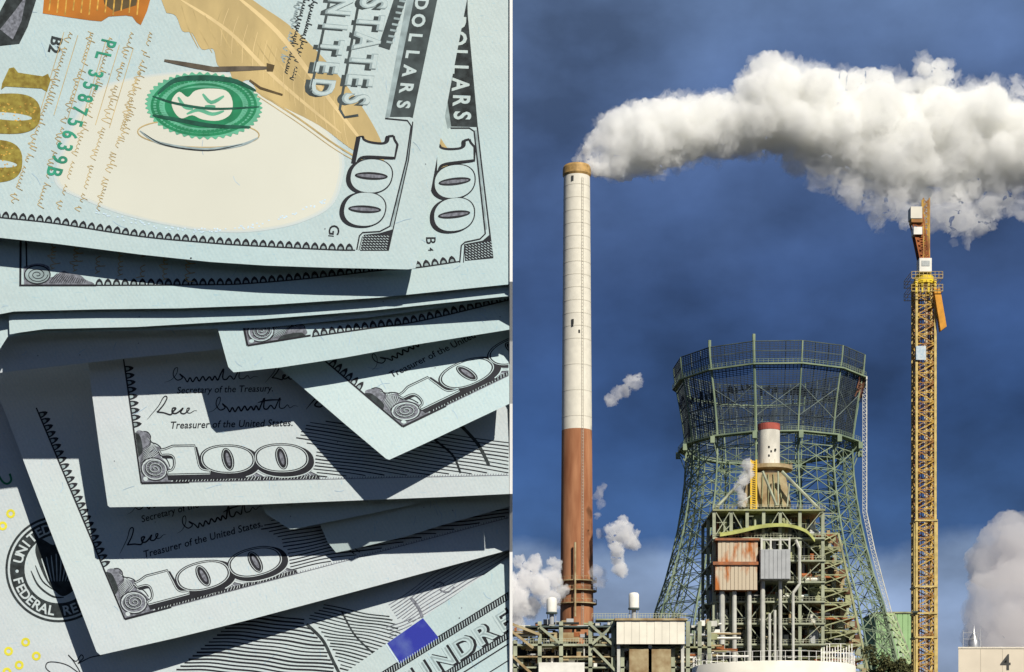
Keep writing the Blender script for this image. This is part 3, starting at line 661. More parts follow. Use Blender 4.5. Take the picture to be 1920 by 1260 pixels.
vtext("DOLLARS", 779, 6, -5.6, 31.5, 31, 34, 'white', 4, .035)
n.to('outlined_lettering')
for word, x0, y0, dx, dy, w_, h_ in (("UNITED", 622, -28, -8.2, 38, 44, 62), ("STATES", 676, 4, -6.6, 36, 44, 68)):
    k_ = 6
    vtext(word[:k_], x0-7, y0+2, dx, dy, w_, h_, 'soft', 4, .05); vtext(word[:k_], x0+2, y0, dx, dy, w_, h_, 'mid', 5, .05); vtext(word[:k_], x0+4, y0, dx, dy, w_, h_, 'white', 6, .012)
n.ribbon([(622, -20), (582, 175)], 5, 'soft', 5); n.ribbon([(677, -20), (637, 205), (646, 220), (672, 216)], 5, 'soft', 5)
n.ribbon([(756, -20), (720, 90)], 22, 'soft', 3)
for q in range(9): n.ribbon([(752-q*3.4, -10+q*11), (764-q*3.4, -8+q*11)], 4, 'mid', 4)
n.to('small_lettering')
for q, x0 in enumerate((588, 570, 558)): squiggle(n, frame((x0, -10+q*6), (-.25, .97), (.97, .25)), 0, 165+(-20*q), 10, 2.0, 'dark' if q < 2 else 'mid', 80+q)
n.to('numeral'); numerals(n, frame((679, 252), (-6.2, 31.2), (67, 5)), 'white', style='plain')
n.to('letter_mark'); n.text("G", frame((618, 420), (-.1, 1), (1, .1)), 'black', 3, 28, 0, .01); n.text("1", frame((616, 438), (-.1, 1), (1, .1)), 'black', 3, 15, 0, .01)
n.to('ink_speck')
n.ell(358, 484, 1.8, 1.8, 'black', 2, n=8)
n.done()

# white board behind the pile, standing on the ground, with a slim rim added along its right edge to block leaking sun
Yb = .2475
root = empty('backing_board', (P(400, 0, Yb).x, Yb, -1.6), "white board edge standing upright behind the pile of banknotes", "board")
WB = mat("white_painted_board", (.82, .82, .80), .6, .04, 40)
b = MB(); b.box(P(-400, 0, Yb).x, P(961, 0, Yb).x, Yb, Yb+.004, -1.6, P(0, -160, Yb).z); b.build('panel', WB, root)
b = MB(); prof = [(-160, 224.8), (528, 225.0), (640, 230.2), (757, 234.2), (926, 235.2), (960, 237.5), (1035, 241.6), (1400, 243.0)]
for py, d in prof:
    for px, q in ((955.6, d), (955.6, 247.4), (961, 247.4), (961, d)): b.v.append(tuple(U(px, py, q)))
for k in range(len(prof)-1):
    for j in range(4): b.f.append((4*k+j, 4*k+(j+1) % 4, 4*k+4+(j+1) % 4, 4*k+4+j))
b.f += [(0, 3, 2, 1), tuple(4*(len(prof)-1)+j for j in range(4))]
b.build('rim', WB, root)

# ================================================================== THE POWER STATION
GZ = -1.6
g = MB(); g.box(-30000, 30000, -30000, 30000, -3.0, GZ); o = g.build('ground', mat("dark_cinder_ground", (.016, .015, .013), .97, .3, .05, spec=0)); o['kind'] = 'structure'
CREAM = mat("cream_painted_concrete", (.72, .68, .57), .8, .05, .5); WHITE = mat("white_paint", (.78, .76, .68), .7, .08, .6)
REDC = mat("weathered_red_paint", (.50, .235, .115), .85, .2, .30, col2=(.26, .095, .04), stretch=(1, 1, .16), thr=(.3, .68))
GOLD = mat("ochre_metal", (.42, .26, .09), .6, .3, .5); TSTEEL = mat("grey_green_tower_steel", (.15, .21, .14), .75, .35, .12, col2=(.27, .33, .21))
STEEL = mat("pale_green_steel", (.33, .35, .245), .7, .25, .3)
DSTEEL = mat("dark_green_steel", (.075, .10, .095), .8, .35, .25); NETM = mat("dark_net_wire", (.045, .06, .075), .9, .2, .3)
RUST = mat("rusty_steel", (.30, .10, .035), .9, .35, .5); YEL = mat("yellow_crane_paint", (.55, .34, .06), .65, .25, .5, col2=(.30, .13, .035), thr=(.42, .62))
OLIVE = mat("olive_cladding", (.30, .31, .17), .85, .25, .3); GREY = mat("grey_cladding", (.40, .41, .41), .8, .1, .4)
PIPE = mat("aluminium_pipe_cladding", (.58, .57, .50), .5, .15, .4, metal=.2); DARK = mat("dark_recess_steel", (.03, .032, .03), .9, .3, .3)
TAN = mat("tan_stained_panel", (.46, .38, .22), .9, .2, .35, col2=(.26, .17, .08)); GREENB = mat("green_cladding", (.30, .47, .22), .8, .12, .1)
def rustpanel():
    m = mat("rust_streaked_cladding", (.56, .47, .34), .9, .2, .33, col2=(.45, .15, .04), stretch=(1, 1, .45), thr=(.47, .60)); return m
RPAN = rustpanel()

# ---- chimney
Yc = 650.0; k = Yc/FOC; cxm = (1081.5-960)*k
zc = lambda py: (HORIZON-py)*k
root = empty('chimney', (cxm, Yc, GZ), "tall round chimney, white above and rust red below, smoking from its ochre rim", "chimney")
rad = lambda py: (24.6+(py-330)*(31.2-24.6)/(1160-330))*k
b = MB(); b.lathe(cxm, Yc, [(rad(py), zc(py)) for py in (808, 700, 600, 500, 400, 330)], 48); b.build('white_shaft', CREAM, root, smooth=True)
b = MB(); b.lathe(cxm, Yc, [(rad(py), zc(py)) for py in (1509, 1300, 1160, 1000, 900, 808)], 48); b.build('red_shaft', REDC, root, smooth=True)
b = MB(); b.lathe(cxm, Yc, [(rad(334), zc(333)), (26.6*k, zc(329)), (26.2*k, zc(316)), (24.0*k, zc(312)), (21*k, zc(312)), (21*k, zc(320))], 48); b.build('rim', GOLD, root)
py = 352
while py < 800:
    b = MB(); r = rad(py); b.lathe(cxm, Yc, [(r+.02, zc(py+1.3)), (r+.05, zc(py+.8)), (r+.05, zc(py-.2)), (r+.02, zc(py-.5))], 48, caps=False); b.build('joint_band', mat("dull_cream_band", (.60, .56, .46), .8), root); py += 24 if py < 620 else 48
def on_shaft(px, py): # front point of the shaft
    x = (px-960)*k; r = rad(py); dx = x-cxm; return x, Yc-math.sqrt(max(r*r-dx*dx, 0))
for px, py, w, h in ((1073, 342, 2.4, 5), (1073, 612, 2.4, 7), (1085, 628, 1.6, 3)):
    x, y = on_shaft(px, py); b = MB(); b.box(x-w*k, x+w*k, y-.1, y+.5, zc(py+h), zc(py-h)); b.build('opening', DARK, root)
b = MB()
for px in (1090, 1093):
    for p0 in range(340, 1150, 60):
        x, y = on_shaft(px, p0); x1, y1 = on_shaft(px, p0+60); b.bar((x, y-.3, zc(p0)), (x1, y1-.3, zc(p0+60)), .07)
for p0 in range(340, 1150, 6):
    x, y = on_shaft(1090, p0); x1, y1 = on_shaft(1093, p0); b.bar((x, y-.3, zc(p0)), (x1, y1-.3, zc(p0)), .05)
b.build('ladder', mat("dull_cream_band", (.50, .46, .36)), root)
b = MB(); b.bar((on_shaft(1077, 1022)[0], Yc-7.5, zc(1022)), (on_shaft(1077, 1022)[0], Yc-7.5, zc(1160)), .38, 8); b.build('drain_pipe', TAN, root)
for py in (1090, 1108, 1132):
    b = MB(); r = rad(py)
    b.lathe(cxm, Yc, [(r, zc(py+2)), (r+1.3, zc(py+2)), (r+1.3, zc(py)), (r, zc(py))], 32, caps=False)
    for q in range(28):
        t = 2*math.pi*q/28; a = (cxm+(r+1.25)*math.cos(t), Yc+(r+1.25)*math.sin(t), zc(py)); b.bar(a, (a[0], a[1], a[2]+1.2), .06)
    b.lathe(cxm, Yc, [(r+1.2, zc(py)+1.15), (r+1.3, zc(py)+1.15), (r+1.3, zc(py)+1.27), (r+1.2, zc(py)+1.27)], 32, caps=False)
    b.build('service_platform', TAN, root)

# ---- cooling tower (open steel lattice)
Yt = 600.0; k = Yt/FOC; cxt = (1443-960)*k
zt = lambda py: (HORIZON-py)*k
prof = [(1509, 330), (1400, 282), (1260, 243), (1140, 214), (1113, 203), (1030, 181), (980, 170), (929, 162), (880, 157), (840, 157), (803, 161), (770, 166), (738, 172), (706, 178), (683, 180)]
def rt(py):
    for (a, ra), (b_, rb) in zip(prof, prof[1:]):
        if a >= py >= b_: return (ra+(rb-ra)*(a-py)/(a-b_))*k
    return prof[-1][1]*k
root = empty('cooling_tower', (cxt, Yt, GZ), "wide open lattice cooling tower of green steel with netted flared crown", "cooling tower")
NC = 13
def cp(i, py, dr=0.0, f=0.0):
    t = R(-90-17+(i+f)*360/NC); r = rt(py)+dr; return Vector((cxt+r*math.cos(t), Yt+r*math.sin(t), zt(py)))
levels = [1509, 1440, 1375, 1312, 1252, 1195, 1140, 1088, 1038, 990, 945, 902, 860, 840]
upper = [840, 812, 784, 756, 728, 700, 683]
for i in range(NC):
    b = MB()
    for a, c in zip(levels, levels[1:]): b.bar(cp(i, a), cp(i, c), .32, 6)
    front = i in (0, NC-1)
    for a, c in zip(upper, upper[1:]): b.bar(cp(i, a), cp(i, c), .46 if front else .30, 6)
    if front: b.bar(cp(i, 683), cp(i, 683)+Vector((0, 0, 2.2)), .5, 6)
    # second chord behind the first, laced to it
    for a, c in zip(levels, levels[1:]):
        n_ = 3
        for q in range(n_):
            p0 = a+(c-a)*q/n_; p1 = a+(c-a)*(q+1)/n_
            b.bar(cp(i, p0, -2.6), cp(i, p1, -2.6), .2); b.bar(cp(i, p0), cp(i, p1, -2.6), .14); b.bar(cp(i, p1), cp(i, p1, -2.6), .14)
    b.build('column', TSTEEL, root)
for py in levels[1:]:
    b = MB()
    for i in range(NC): b.bar(cp(i, py), cp(i+1, py), .17); b.bar(cp(i, py, -2.6), cp(i+1, py, -2.6), .15)
    b.build('ring_beam', TSTEEL, root)
b = MB()
for a, c in zip(levels, levels[1:]):
    m_ = (a+c)/2
    for i in range(NC):
        if a-c > 25:
            b.bar(cp(i, a), cp(i+1, c), .17); b.bar(cp(i+1, a), cp(i, c), .17)
            b.bar((cp(i, m_)+cp(i+1, m_))/2, cp(i, m_), .12); b.bar((cp(i, m_)+cp(i+1, m_))/2, cp(i+1, m_), .12)
            A, B_ = (cp(i, a)+cp(i+1, a))/2, (cp(i, c)+cp(i+1, c))/2
            b.bar(A, B_, .13)
            b.bar(cp(i, m_), B_, .11); b.bar(cp(i+1, m_), B_, .11)
        else: b.bar(cp(i, a), cp(i+1, c), .15)
b.build('cross_bracing', TSTEEL, root, kind='stuff')
b = MB()                                    # netting and light framing of the crown
for i in range(NC):
    for q in range(11):
        f = (q+1)/12
        for a, c in zip(upper, upper[1:]):
            A = cp(i, a)*(1-f)+cp(i+1, a)*f; B_ = cp(i, c)*(1-f)+cp(i+1, c)*f; b.bar(A, B_, .11)
for q in range(52):
    py = 838-q*(838-684)/51
    for i in range(NC): b.bar(cp(i, py), cp(i+1, py), .11)
b.build('net', NETM, root, kind='stuff')
b = MB()
for py in (812, 784, 764, 756, 728):
    for i in range(NC): b.bar(cp(i, py, -.4), cp(i+1, py, -.4), .14)
for i in range(NC):
    for f in (.33, .66):
        for a, c in zip(upper, upper[1:]): b.bar(cp(i, a, -.3)*(1-f)+cp(i+1, a, -.3)*f, cp(i, c, -.3)*(1-f)+cp(i+1, c, -.3)*f, .12)
    b.bar(cp(i, 812), cp(i+1, 756), .12); b.bar(cp(i+1, 812), cp(i, 756), .12)
b.build('crown_framing', mat("grey_green_steel", (.16, .20, .18), .8, .3, .3), root, kind='stuff')
for py, w_, nm, mm in ((840, 2.6, 'lower_walkway', TSTEEL), (722, 1.3, 'upper_walkway', TSTEEL)):
    b = MB()
    for i in range(NC):
        A, B_, A2, B2 = cp(i, py, w_), cp(i+1, py, w_), cp(i, py, -.2), cp(i+1, py, -.2)
        j = len(b.v); th = Vector((0, 0, .45)); b.v += [tuple(q) for q in (A, B_, B2, A2, A-th, B_-th, B2-th, A2-th)]
        b.f += [(j, j+1, j+2, j+3), (j+4, j+7, j+6, j+5), (j, j+4, j+5, j+1), (j+2, j+6, j+7, j+3)]
        for hz in (.6, 1.2): b.bar(A+Vector((0, 0, hz)), B_+Vector((0, 0, hz)), .06)
        for q in range(10): p_ = A.lerp(B_, q/10); b.bar(p_, p_+Vector((0, 0, 1.2)), .06)
        if py == 840: b.bar(A-th, cp(i, 860), .25); b.bar(A-th, cp(i, 880), .2); b.box(A.x-.7, A.x+.7, A.y-.7, A.y+.7, A.z-2.6, A.z-.5)
    b.build(nm, mm, root)
b = MB()
for i in range(NC): b.bar(cp(i, 683), cp(i+1, 683), .16); b.bar(cp(i, 700), cp(i+1, 700), .13)
b.build('top_rim', DSTEEL, root)
for (f0, f1, pa, sag, sd) in ((.1, 2.2, 775, 16, 1), (1.9, 3.9, 785, 12, 2), (4.2, 6.3, 752, 14, 3), (6.2, 8.4, 745, 18, 4), (8.5, 10.8, 756, 14, 5), (10.6, 12.9, 770, 16, 6)):
    b = MB(); rr = random.Random(sd); n_ = 64                      # torn dark sheets hanging on the inside of the net
    for q in range(n_+1):
        f = f0+(f1-f0)*q/n_; top = pa-12+rr.uniform(-5, 5); bot = pa+sag*math.sin(math.pi*q/n_)+rr.uniform(-3, 3)
        for py in (top, (top+bot)/2, bot): b.v.append(tuple(cp(int(f) % NC, py, -.9-rr.uniform(0, .5), f-int(f))))
    for q in range(n_):
        for j in (0, 1):
            if rr.random() < .7-.35*j: b.f.append((3*q+j, 3*q+3+j, 3*q+4+j, 3*q+1+j))
    b.build('torn_sheet', NETM, root)
b = MB()                                    # rusted corner at the right of the crown
for q in range(16):
    r_ = random.Random(q); b.bar(cp(3, r_.uniform(715, 765), .2, r_.uniform(-.3, .4)), cp(3, r_.uniform(715, 765), .2, r_.uniform(-.3, .4)), .22)
b.build('rusted_corner', mat('dark_rust_and_shade', (.15, .07, .04), .9, .4, .5), root)
b = MB()                                    # outside ladder mast at the right
lad = [(1625, 712), (1625, 960), (1640, 1030), (1656, 1090), (1690, 1215), (1720, 1320), (1770, 1508)]
for (x0, y0), (x1, y1) in zip(lad, lad[1:]):
    n_ = max(1, int((y1-y0)/7))
    for q in range(n_):
        a = P(x0+(x1-x0)*q/n_, y0+(y1-y0)*q/n_, Yt); c = P(x0+(x1-x0)*(q+1)/n_, y0+(y1-y0)*(q+1)/n_, Yt); d = Vector((1.3, 0, 0))
        b.bar(a, c, .2); b.bar(a-d, c-d, .1); b.bar(a, a-d, .08); b.bar(a-d, c, .08)
b.bar(P(1623, 712, Yt), P(1623, 706, Yt), .7)
b.build('outside_ladder', PIPE, root)

# ---- boiler house in front of the cooling tower
Y0 = 480.0; k0 = Y0/FOC
def bxs(b, x0, x1, y0, y1, Y=Y0, d=4.0):       # box from photo extents at distance Y, depth d behind
    A = P(x0, y1, Y); B_ = P(x1, y0, Y); b.box(A.x, B_.x, Y, Y+d, A.z, B_.z); return b
root = empty('boiler_house', P(1450, 1509, Y0)+Vector((0, 10, 0)), "green steel boiler frame with pipes, rusty cladding and short red-topped stack before the lattice tower", "boiler house")
def pt(b, name, m, kind=None, smooth=False): return b.build(name, m, root, smooth=smooth, kind=kind)
sx = P(1441.5, 800, Y0+12).x; ks = (Y0+12)/FOC; zs_ = lambda py: (HORIZON-py)*ks
b = MB(); b.lathe(sx, Y0+12, [(20.5*ks, zs_(950)), (20.5*ks, zs_(808))], 28); so = pt(b, 'stack', mat('dirty_cream_paint', (.66, .63, .54), .8, .2, .35, stretch=(1, 1, .3)), smooth=True)
b = MB(); b.lathe(sx, Y0+12, [(20.9*ks, zs_(808)), (20.9*ks, zs_(796)), (18*ks, zs_(796)), (18*ks, zs_(803))], 28); o = b.build('red_band', mat("red_paint", (.36, .085, .06), .8, .3, .4), None); o.parent = so
for px, py in ((1439, 842), (1451, 847), (1439, 858), (1443, 850)):
    x = (px-960)*ks; b = MB(); b.box(x-.22, x+.22, Y0+12-20.7*ks, Y0+12-19*ks, zs_(py+2), zs_(py-2)); o = b.build('port', DARK, None); o.parent = so
b = MB(); b.lathe(sx, Y0+12, [(20*ks, zs_(886)), (44*ks, zs_(883)), (44*ks, zs_(876)), (20*ks, zs_(874))], 28)
for q in range(26):
    t = 2*math.pi*q/26; a = (sx+43*ks*math.cos(t), Y0+12+43*ks*math.sin(t), zs_(876)); b.bar(a, (a[0], a[1], a[2]+1.1), .05)
pt(b, 'stack_platform', TAN)
b = MB()
for x in (1408, 1418): b.bar(P(x, 862, Y0+4), P(x, 955, Y0+4), .3)
for q in range(22): b.bar(P(1408, 864+q*4.2, Y0+4), P(1418, 866+q*4.2, Y0+4), .16)
bxs(b, 1407, 1419, 866, 880, Y0+4.6, 2)
pt(b, 'yellow_ladder', mat("bright_yellow_paint", (.75, .48, .04), .6, .1))
b = MB(); i0 = len(b.v)
for py, h in ((950, 46), (886, 34)):
    for sx_, dy in ((-1, 0), (1, 0), (1, 14), (-1, 14)): q = P(1438+sx_*h, py, Y0+5); b.v.append((q.x, Y0+5+dy, q.z))
b.f += [(0, 1, 5, 4), (1, 2, 6, 5), (2, 3, 7, 6), (3, 0, 4, 7), (4, 5, 6, 7)]
pt(b, 'hopper', TAN)
for q in range(6):
    b = MB(); x = 1402+q*13; b.bar(P(x+ (1438-x)*.0, 948, Y0+4.7), P(1438+(x-1438)*.75, 888, Y0+4.7), .16); pt(b, 'hopper_rib', OLIVE)
for (a, c, r_) in (((1400, 892), (1343, 952), .42), ((1466, 884), (1543, 962), .42), ((1430, 884), (1456, 948), .4), ((1459, 884), (1459, 948), .22), ((1385, 905), (1400, 892), .3), ((1408, 930), (1372, 952), .22), ((1480, 905), (1476, 950), .22)):
    b = MB(); b.bar(P(*a, Y0+2), P(*c, Y0), r_, 6); pt(b, 'strut', STEEL)
# frame
cols = [1339, 1371, 1401, 1432, 1463, 1500, 1543]; rows = [955, 1008, 1050, 1090, 1127, 1168, 1207, 1250, 1300, 1360, 1430, 1509]
for x in cols:
    for dY in (0, 14, 28):
        b = MB(); A = P(x, 953, Y0); b.box(A.x-.42, A.x+.42, Y0+dY, Y0+dY+.8, GZ, A.z); pt(b, 'column', STEEL)
for py in rows[:-1]:
    z = (HORIZON-py)*k0; x0 = P(1336, 0, Y0).x; x1 = P(1547, 0, Y0).x
    b = MB(); b.box(x0, x1, Y0-.5, Y0+29, z-.45, z)
    pt(b, 'floor_deck', OLIVE if py < 1000 else STEEL)
    b = MB()
    for hz in (.6, 1.1): b.bar((x0, Y0-.4, z+hz), (x1, Y0-.4, z+hz), .05)
    for q in range(36): b.bar((x0+(x1-x0)*q/35, Y0-.4, z), (x0+(x1-x0)*q/35, Y0-.4, z+1.1), .045)
    pt(b, 'railing', mat("pale_rail_paint", (.45, .46, .32), .7))
b = MB()
for c0, c1 in zip(cols, cols[1:]):
    for r0, r1 in zip(rows, rows[1:]):
        rr = random.Random(c0*r0)
        if rr.random() < .55: b.bar(P(c0, r0, Y0), P(c1, r1, Y0), .16)
        if rr.random() < .4: b.bar(P(c1, r0, Y0), P(c0, r1, Y0), .16)
pt(b, 'cross_bracing', STEEL)
rr = random.Random(77)
for mm, nn in ((STEEL, 170), (OLIVE, 120), (TAN, 70), (DSTEEL, 90), (PIPE, 40)):
    b = MB()                                  # thin pipes, hangers and handrails between the floors
    for q in range(nn):
        py = rr.uniform(960, 1240); w = (py-955)*.16; x = rr.uniform(1338-w*.7, 1545+w*.5); A = P(x, py, Y0+rr.uniform(-1, 16)); u = rr.random()
        if u < .4: b.bar(A, A+Vector((rr.uniform(1, 6), 0, 0)), rr.uniform(.05, .16))
        elif u < .75: b.bar(A, A+Vector((0, 0, -rr.uniform(1, 5))), rr.uniform(.05, .18))
        else: b.bar(A, A+Vector((rr.uniform(-4, 4), rr.uniform(-1, 1), -rr.uniform(1, 4))), rr.uniform(.05, .13))
    pt(b, 'small_pipework', mm, kind='stuff')
MACH = [OLIVE, GREY, PIPE, TAN, DSTEEL, DARK, STEEL, RUST]
rr = random.Random(5)
for mm in MACH:
    for q in range(70):
        x = rr.uniform(1340, 1530); r0 = rr.choice(rows[1:7]); w = rr.uniform(5, 20); h = rr.uniform(8, 34); dY = rr.uniform(1.5, 14)
        A = P(x, r0, Y0); b = MB()
        if q < 34: b.box(A.x, A.x+w*k0, Y0+dY, Y0+dY+rr.uniform(1, 4), A.z, A.z+h*k0); b.box(A.x+.2, A.x+w*k0*.6, Y0+dY-.3, Y0+dY-.01, A.z+.3, A.z+h*k0*.6); pt(b, 'equipment_box', mm)
        elif q < 52: b.bar((A.x, Y0+dY, A.z+h*k0*.6), (A.x+w*2*k0, Y0+dY, A.z+h*k0*.6), rr.uniform(.2, .6), 8); pt(b, 'pipe_run', mm)
        else: b.bar((A.x, Y0+dY, A.z), (A.x, Y0+dY, A.z+38*k0), rr.uniform(.2, .55), 8); pt(b, 'riser_pipe', mm)
b = MB(); bxs(b, 1404, 1500, 960, 1006, Y0+26, 2); bxs(b, 1340, 1545, 1010, 1500, Y0+24, 1.5); pt(b, 'dark_backing', mat('dim_olive_backing', (.12, .13, .08), .9, .4, .3))  # backing sheets added behind the frame; the interior's dimness is in their colour
b = MB(); bxs(b, 1410, 1456, 966, 1004, Y0+6, 4); pt(b, 'cabin', mat("sage_cladding", (.34, .38, .28), .8))
for (x0_, x1_, y0_, dY) in ((1322, 1340, 1128, 6), (1300, 1340, 1168, 8), (1545, 1562, 1010, 10), (1545, 1580, 1092, 12), (1545, 1598, 1170, 12)):
    b = MB(); A = P(x0_, y0_, Y0); B_ = P(x1_, y0_, Y0); H = A.z-GZ
    for xx in (A.x, B_.x):
        for yy in (Y0+dY, Y0+dY+10): b.bar((xx, yy, GZ), (xx, yy, A.z), .32)
    pt(b, 'side_bay_column', STEEL, kind='stuff')
    b = MB(); z = A.z; j = 0
    while z > A.z-46:
        b.box(A.x, B_.x, Y0+dY-.2, Y0+dY+10.2, z-.25, z); b.bar((A.x, Y0+dY, z), (B_.x, Y0+dY, z-4.6), .15); b.bar((B_.x, Y0+dY, z), (A.x, Y0+dY, z-4.6), .15); z -= 4.6
        for q in range(8): b.bar((A.x+(B_.x-A.x)*q/7, Y0+dY-.1, z+4.6), (A.x+(B_.x-A.x)*q/7, Y0+dY-.1, z+5.7), .05)
        b.bar((A.x, Y0+dY-.1, z+5.7), (B_.x, Y0+dY-.1, z+5.7), .06)
    pt(b, 'side_bay', OLIVE if dY > 9 else STEEL, kind='stuff')
# canopy: arched sheet
b = MB(); pts = spline([(1350, 1006), (1385, 1000), (1430, 990), (1475, 988), (1510, 998), (1528, 1016)], 6)
for x, y in pts:
    a = P(x, y, Y0-2); c = P(x, y-6, Y0-2); b.v += [tuple(a), (a.x, a.y+9, a.z+1.6), (c.x, c.y+9, c.z+1.6), tuple(c)]
for q in range(len(pts)-1):
    for j in range(4): b.f.append((4*q+j, 4*q+(j+1) % 4, 4*q+4+(j+1) % 4, 4*q+4+j))
b.f += [(0, 3, 2, 1), tuple(4*(len(pts)-1)+j for j in range(4))]
pt(b, 'canopy', mat("lime_canopy_sheet", (.42, .44, .14), .8, .2, .4))
# rusty clad boxes, built of vertical sheets
for x0, x1, y0, y1, ns, Yf in ((1346, 1421, 1012, 1055, 10, Y0-3), (1341, 1420, 1055, 1107, 11, Y0-3.6)):
    b = MB(); bxs(b, x0, x1, y0, y1, Yf, 8); cl = pt(b, 'cladding_box', RUST)
    w = (x1-x0)/ns
    for q in range(ns):
        b = MB(); bxs(b, x0+q*w+.35, x0+(q+1)*w-.35, y0+1, y1-1, Yf-.18-.06*(q % 2), .17); o = b.build('cladding_sheet', RPAN, None); o.parent = cl
b = MB(); bxs(b, 1337, 1422, 1053, 1059, Y0-4.3, 1); bxs(b, 1341, 1424, 1009, 1013, Y0-3.8, 9); pt(b, 'rusty_flashing', mat("bright_rust", (.42, .15, .06), .9, .4, .6, col2=(.20, .10, .06)))
b = MB(); bxs(b, 1426, 1482, 1030, 1086, Y0-5, 7); gb = pt(b, 'grey_clad_duct', GREY)
for q in range(7):
    b = MB(); bxs(b, 1426.5+q*7.9, 1426.5+q*7.9+7.2, 1031, 1085, Y0-5.15, .14); o = b.build('cladding_sheet', GREY, None); o.parent = gb
b = MB()
for x in (1428, 1445, 1463, 1480): b.bar(P(x, 1031, Y0-4), P(x, 1008, Y0-4), .35)
b.bar(P(1426, 1012, Y0-4), P(1482, 1012, Y0-4), .3); pt(b, 'hanger_frame', PIPE)
for x, t, bt, r_ in ((1354, 1109, 1226, .72), (1377, 1109, 1226, .6), (1405, 1109, 1226, .6), (1430, 1087, 1250, .62), (1463, 1087, 1236, .5), (1443, 1150, 1226, .38), (1453, 1144, 1226, .38)):
    b = MB(); b.bar(P(x, t, Y0-2), (P(x, 0, Y0-2).x, Y0-2, GZ), r_, 10); pt(b, 'downpipe', PIPE)
b = MB(); b.path([P(1492, 1012, Y0-2), P(1499, 1028, Y0-2), P(1499, 1096, Y0-2), P(1487, 1112, Y0-2), P(1487, 1236, Y0-2), (P(1487, 0, Y0-2).x, Y0-2, GZ)], .42, 8); pt(b, 'cranked_pipe', PIPE)
# stair and lattice tower at the right side, its shaded brown put into the rust colours
root2 = root
def rx(py): return 1572+(py-1000)*(1628-1572)/260
lv = list(range(1000, 1509, 26))+[1509]
for dY in (0, 22):
    for f_, r_ in ((rx, .38), (lambda q: 1516, .32)):
        b = MB()
        for a, c in zip(lv, lv[1:]): b.bar(P(f_(a), a, Y0+4)+Vector((0, dY, 0)), P(f_(c), c, Y0+4)+Vector((0, dY, 0)), r_)
        pt(b, 'lattice_leg', mat("ochre_green_steel", (.32, .33, .18), .8, .3, .4))
b = MB()
for idx, (a, c) in enumerate(zip(lv, lv[1:])):
    for dY in (0, 11, 22):
        D = Vector((0, dY, 0)); m_ = (1516+rx(a))/2
        b.bar(P(1516, a, Y0+4)+D, P(rx(a), a, Y0+4)+D, .2)
        b.bar(P(1516, c, Y0+4)+D, P(rx(a), a, Y0+4)+D, .22); b.bar(P(1516, a, Y0+4)+D, P(m_, c, Y0+4)+D, .14); b.bar(P(m_, a, Y0+4)+D, P(rx(c), c, Y0+4)+D, .14)
pt(b, 'lattice_bracing', mat("ochre_green_steel", (.36, .33, .14)))
for q in range(19):
    b = MB(); a = lv[q] if q < len(lv) else 1500
    bxs(b, 1520, rx(a)-4, a+2, a+5, Y0+6, 16); pt(b, 'stair_landing', OLIVE if q % 3 else RUST)
rr = random.Random(8); 
for mm in (mat('dark_rust_and_shade', (.15, .07, .04)), STEEL, TAN, OLIVE):
    for q in range(60):
        py = rr.uniform(1010, 1300); x = rr.uniform(1518, rx(py)-12); A = P(x, py, Y0+8+rr.uniform(0, 14)); b = MB(); b.box(A.x, A.x+rr.uniform(.6, 2.2), A.y, A.y+1.2, A.z, A.z+rr.uniform(.8, 3.5)); pt(b, 'side_panel', mm)

# ---- round tank in front, with railing
Yk = 400.0; kk = Yk/FOC; xk = P(1450, 0, Yk).x; rk = 152*kk; zk = (HORIZON-1240)*(Yk-rk)/FOC
root = empty('storage_tank', (xk, Yk, GZ), "broad cream round tank with white railing at the bottom edge below the boiler frame", "tank")
b = MB(); b.lathe(xk, Yk, [(rk, GZ), (rk, zk), (rk*.97, zk+.25)], 64); b.build('shell', mat("cream_tank_paint", (.74, .71, .60), .8, .12, .15), root, smooth=True)
b = MB()
for q in range(64):
    t = 2*math.pi*q/64; c, s_ = math.cos(t), math.sin(t); c2, s2 = math.cos(t+2*math.pi/64), math.sin(t+2*math.pi/64); r_ = rk*.985
    b.bar((xk+r_*c, Yk+r_*s_, zk), (xk+r_*c, Yk+r_*s_, zk+2.3), .075)
    for hz in (1.1, 2.3): b.bar((xk+r_*c, Yk+r_*s_, zk+hz), (xk+r_*c2, Yk+r_*s2, zk+hz), .06)
b.build('railing', mat("white_railing_paint", (.78, .76, .70), .6), root)
b = MB()
for q in range(12):
    x = 1540+q*5.2; b.bar(P(x, 1245, Yk-2), P(x, 1216-(q % 4)*3, Yk-2), .13)
b.bar(P(1540, 1224, Yk-2), P(1600, 1224, Yk-2), .1); b.build('vent_post', mat("white_railing_paint", (.78, .76, .70)), root)

# ---- left side: pipe bridge, sheds, ventilators
Yl = 462.0; kl = Yl/FOC
root = empty('pipe_bridge', P(1080, 1509, Yl), "rusty steel pipe bridge and walkways crossing in front of the chimney foot", "pipe bridge")
def pt(b, name, m, kind=None, smooth=False): return b.build(name, m, root, smooth=smooth, kind=kind)
for py, x0, x1, th, mm in ((1173, 985, 1155, 3, DSTEEL), (1207, 940, 1155, 4, STEEL), (1160, 1118, 1290, 2.5, OLIVE), (1230, 940, 1160, 2.5, TAN), (1212, 1155, 1340, 3, OLIVE), (1186, 960, 1040, 2, TAN), (1250, 940, 1330, 3, STEEL)):
    b = MB(); bxs(b, x0, x1, py, py+th, Yl, 6); pt(b, 'girder', mm)
for x in (966, 1012, 1052, 1107, 1150, 1167, 1262, 1290, 1312, 1330):
    b = MB(); A = P(x, 1165 if x > 1000 else 1200, Yl); b.box(A.x-.5, A.x+.5, Yl, Yl+1, GZ, A.z); pt(b, 'column', STEEL)
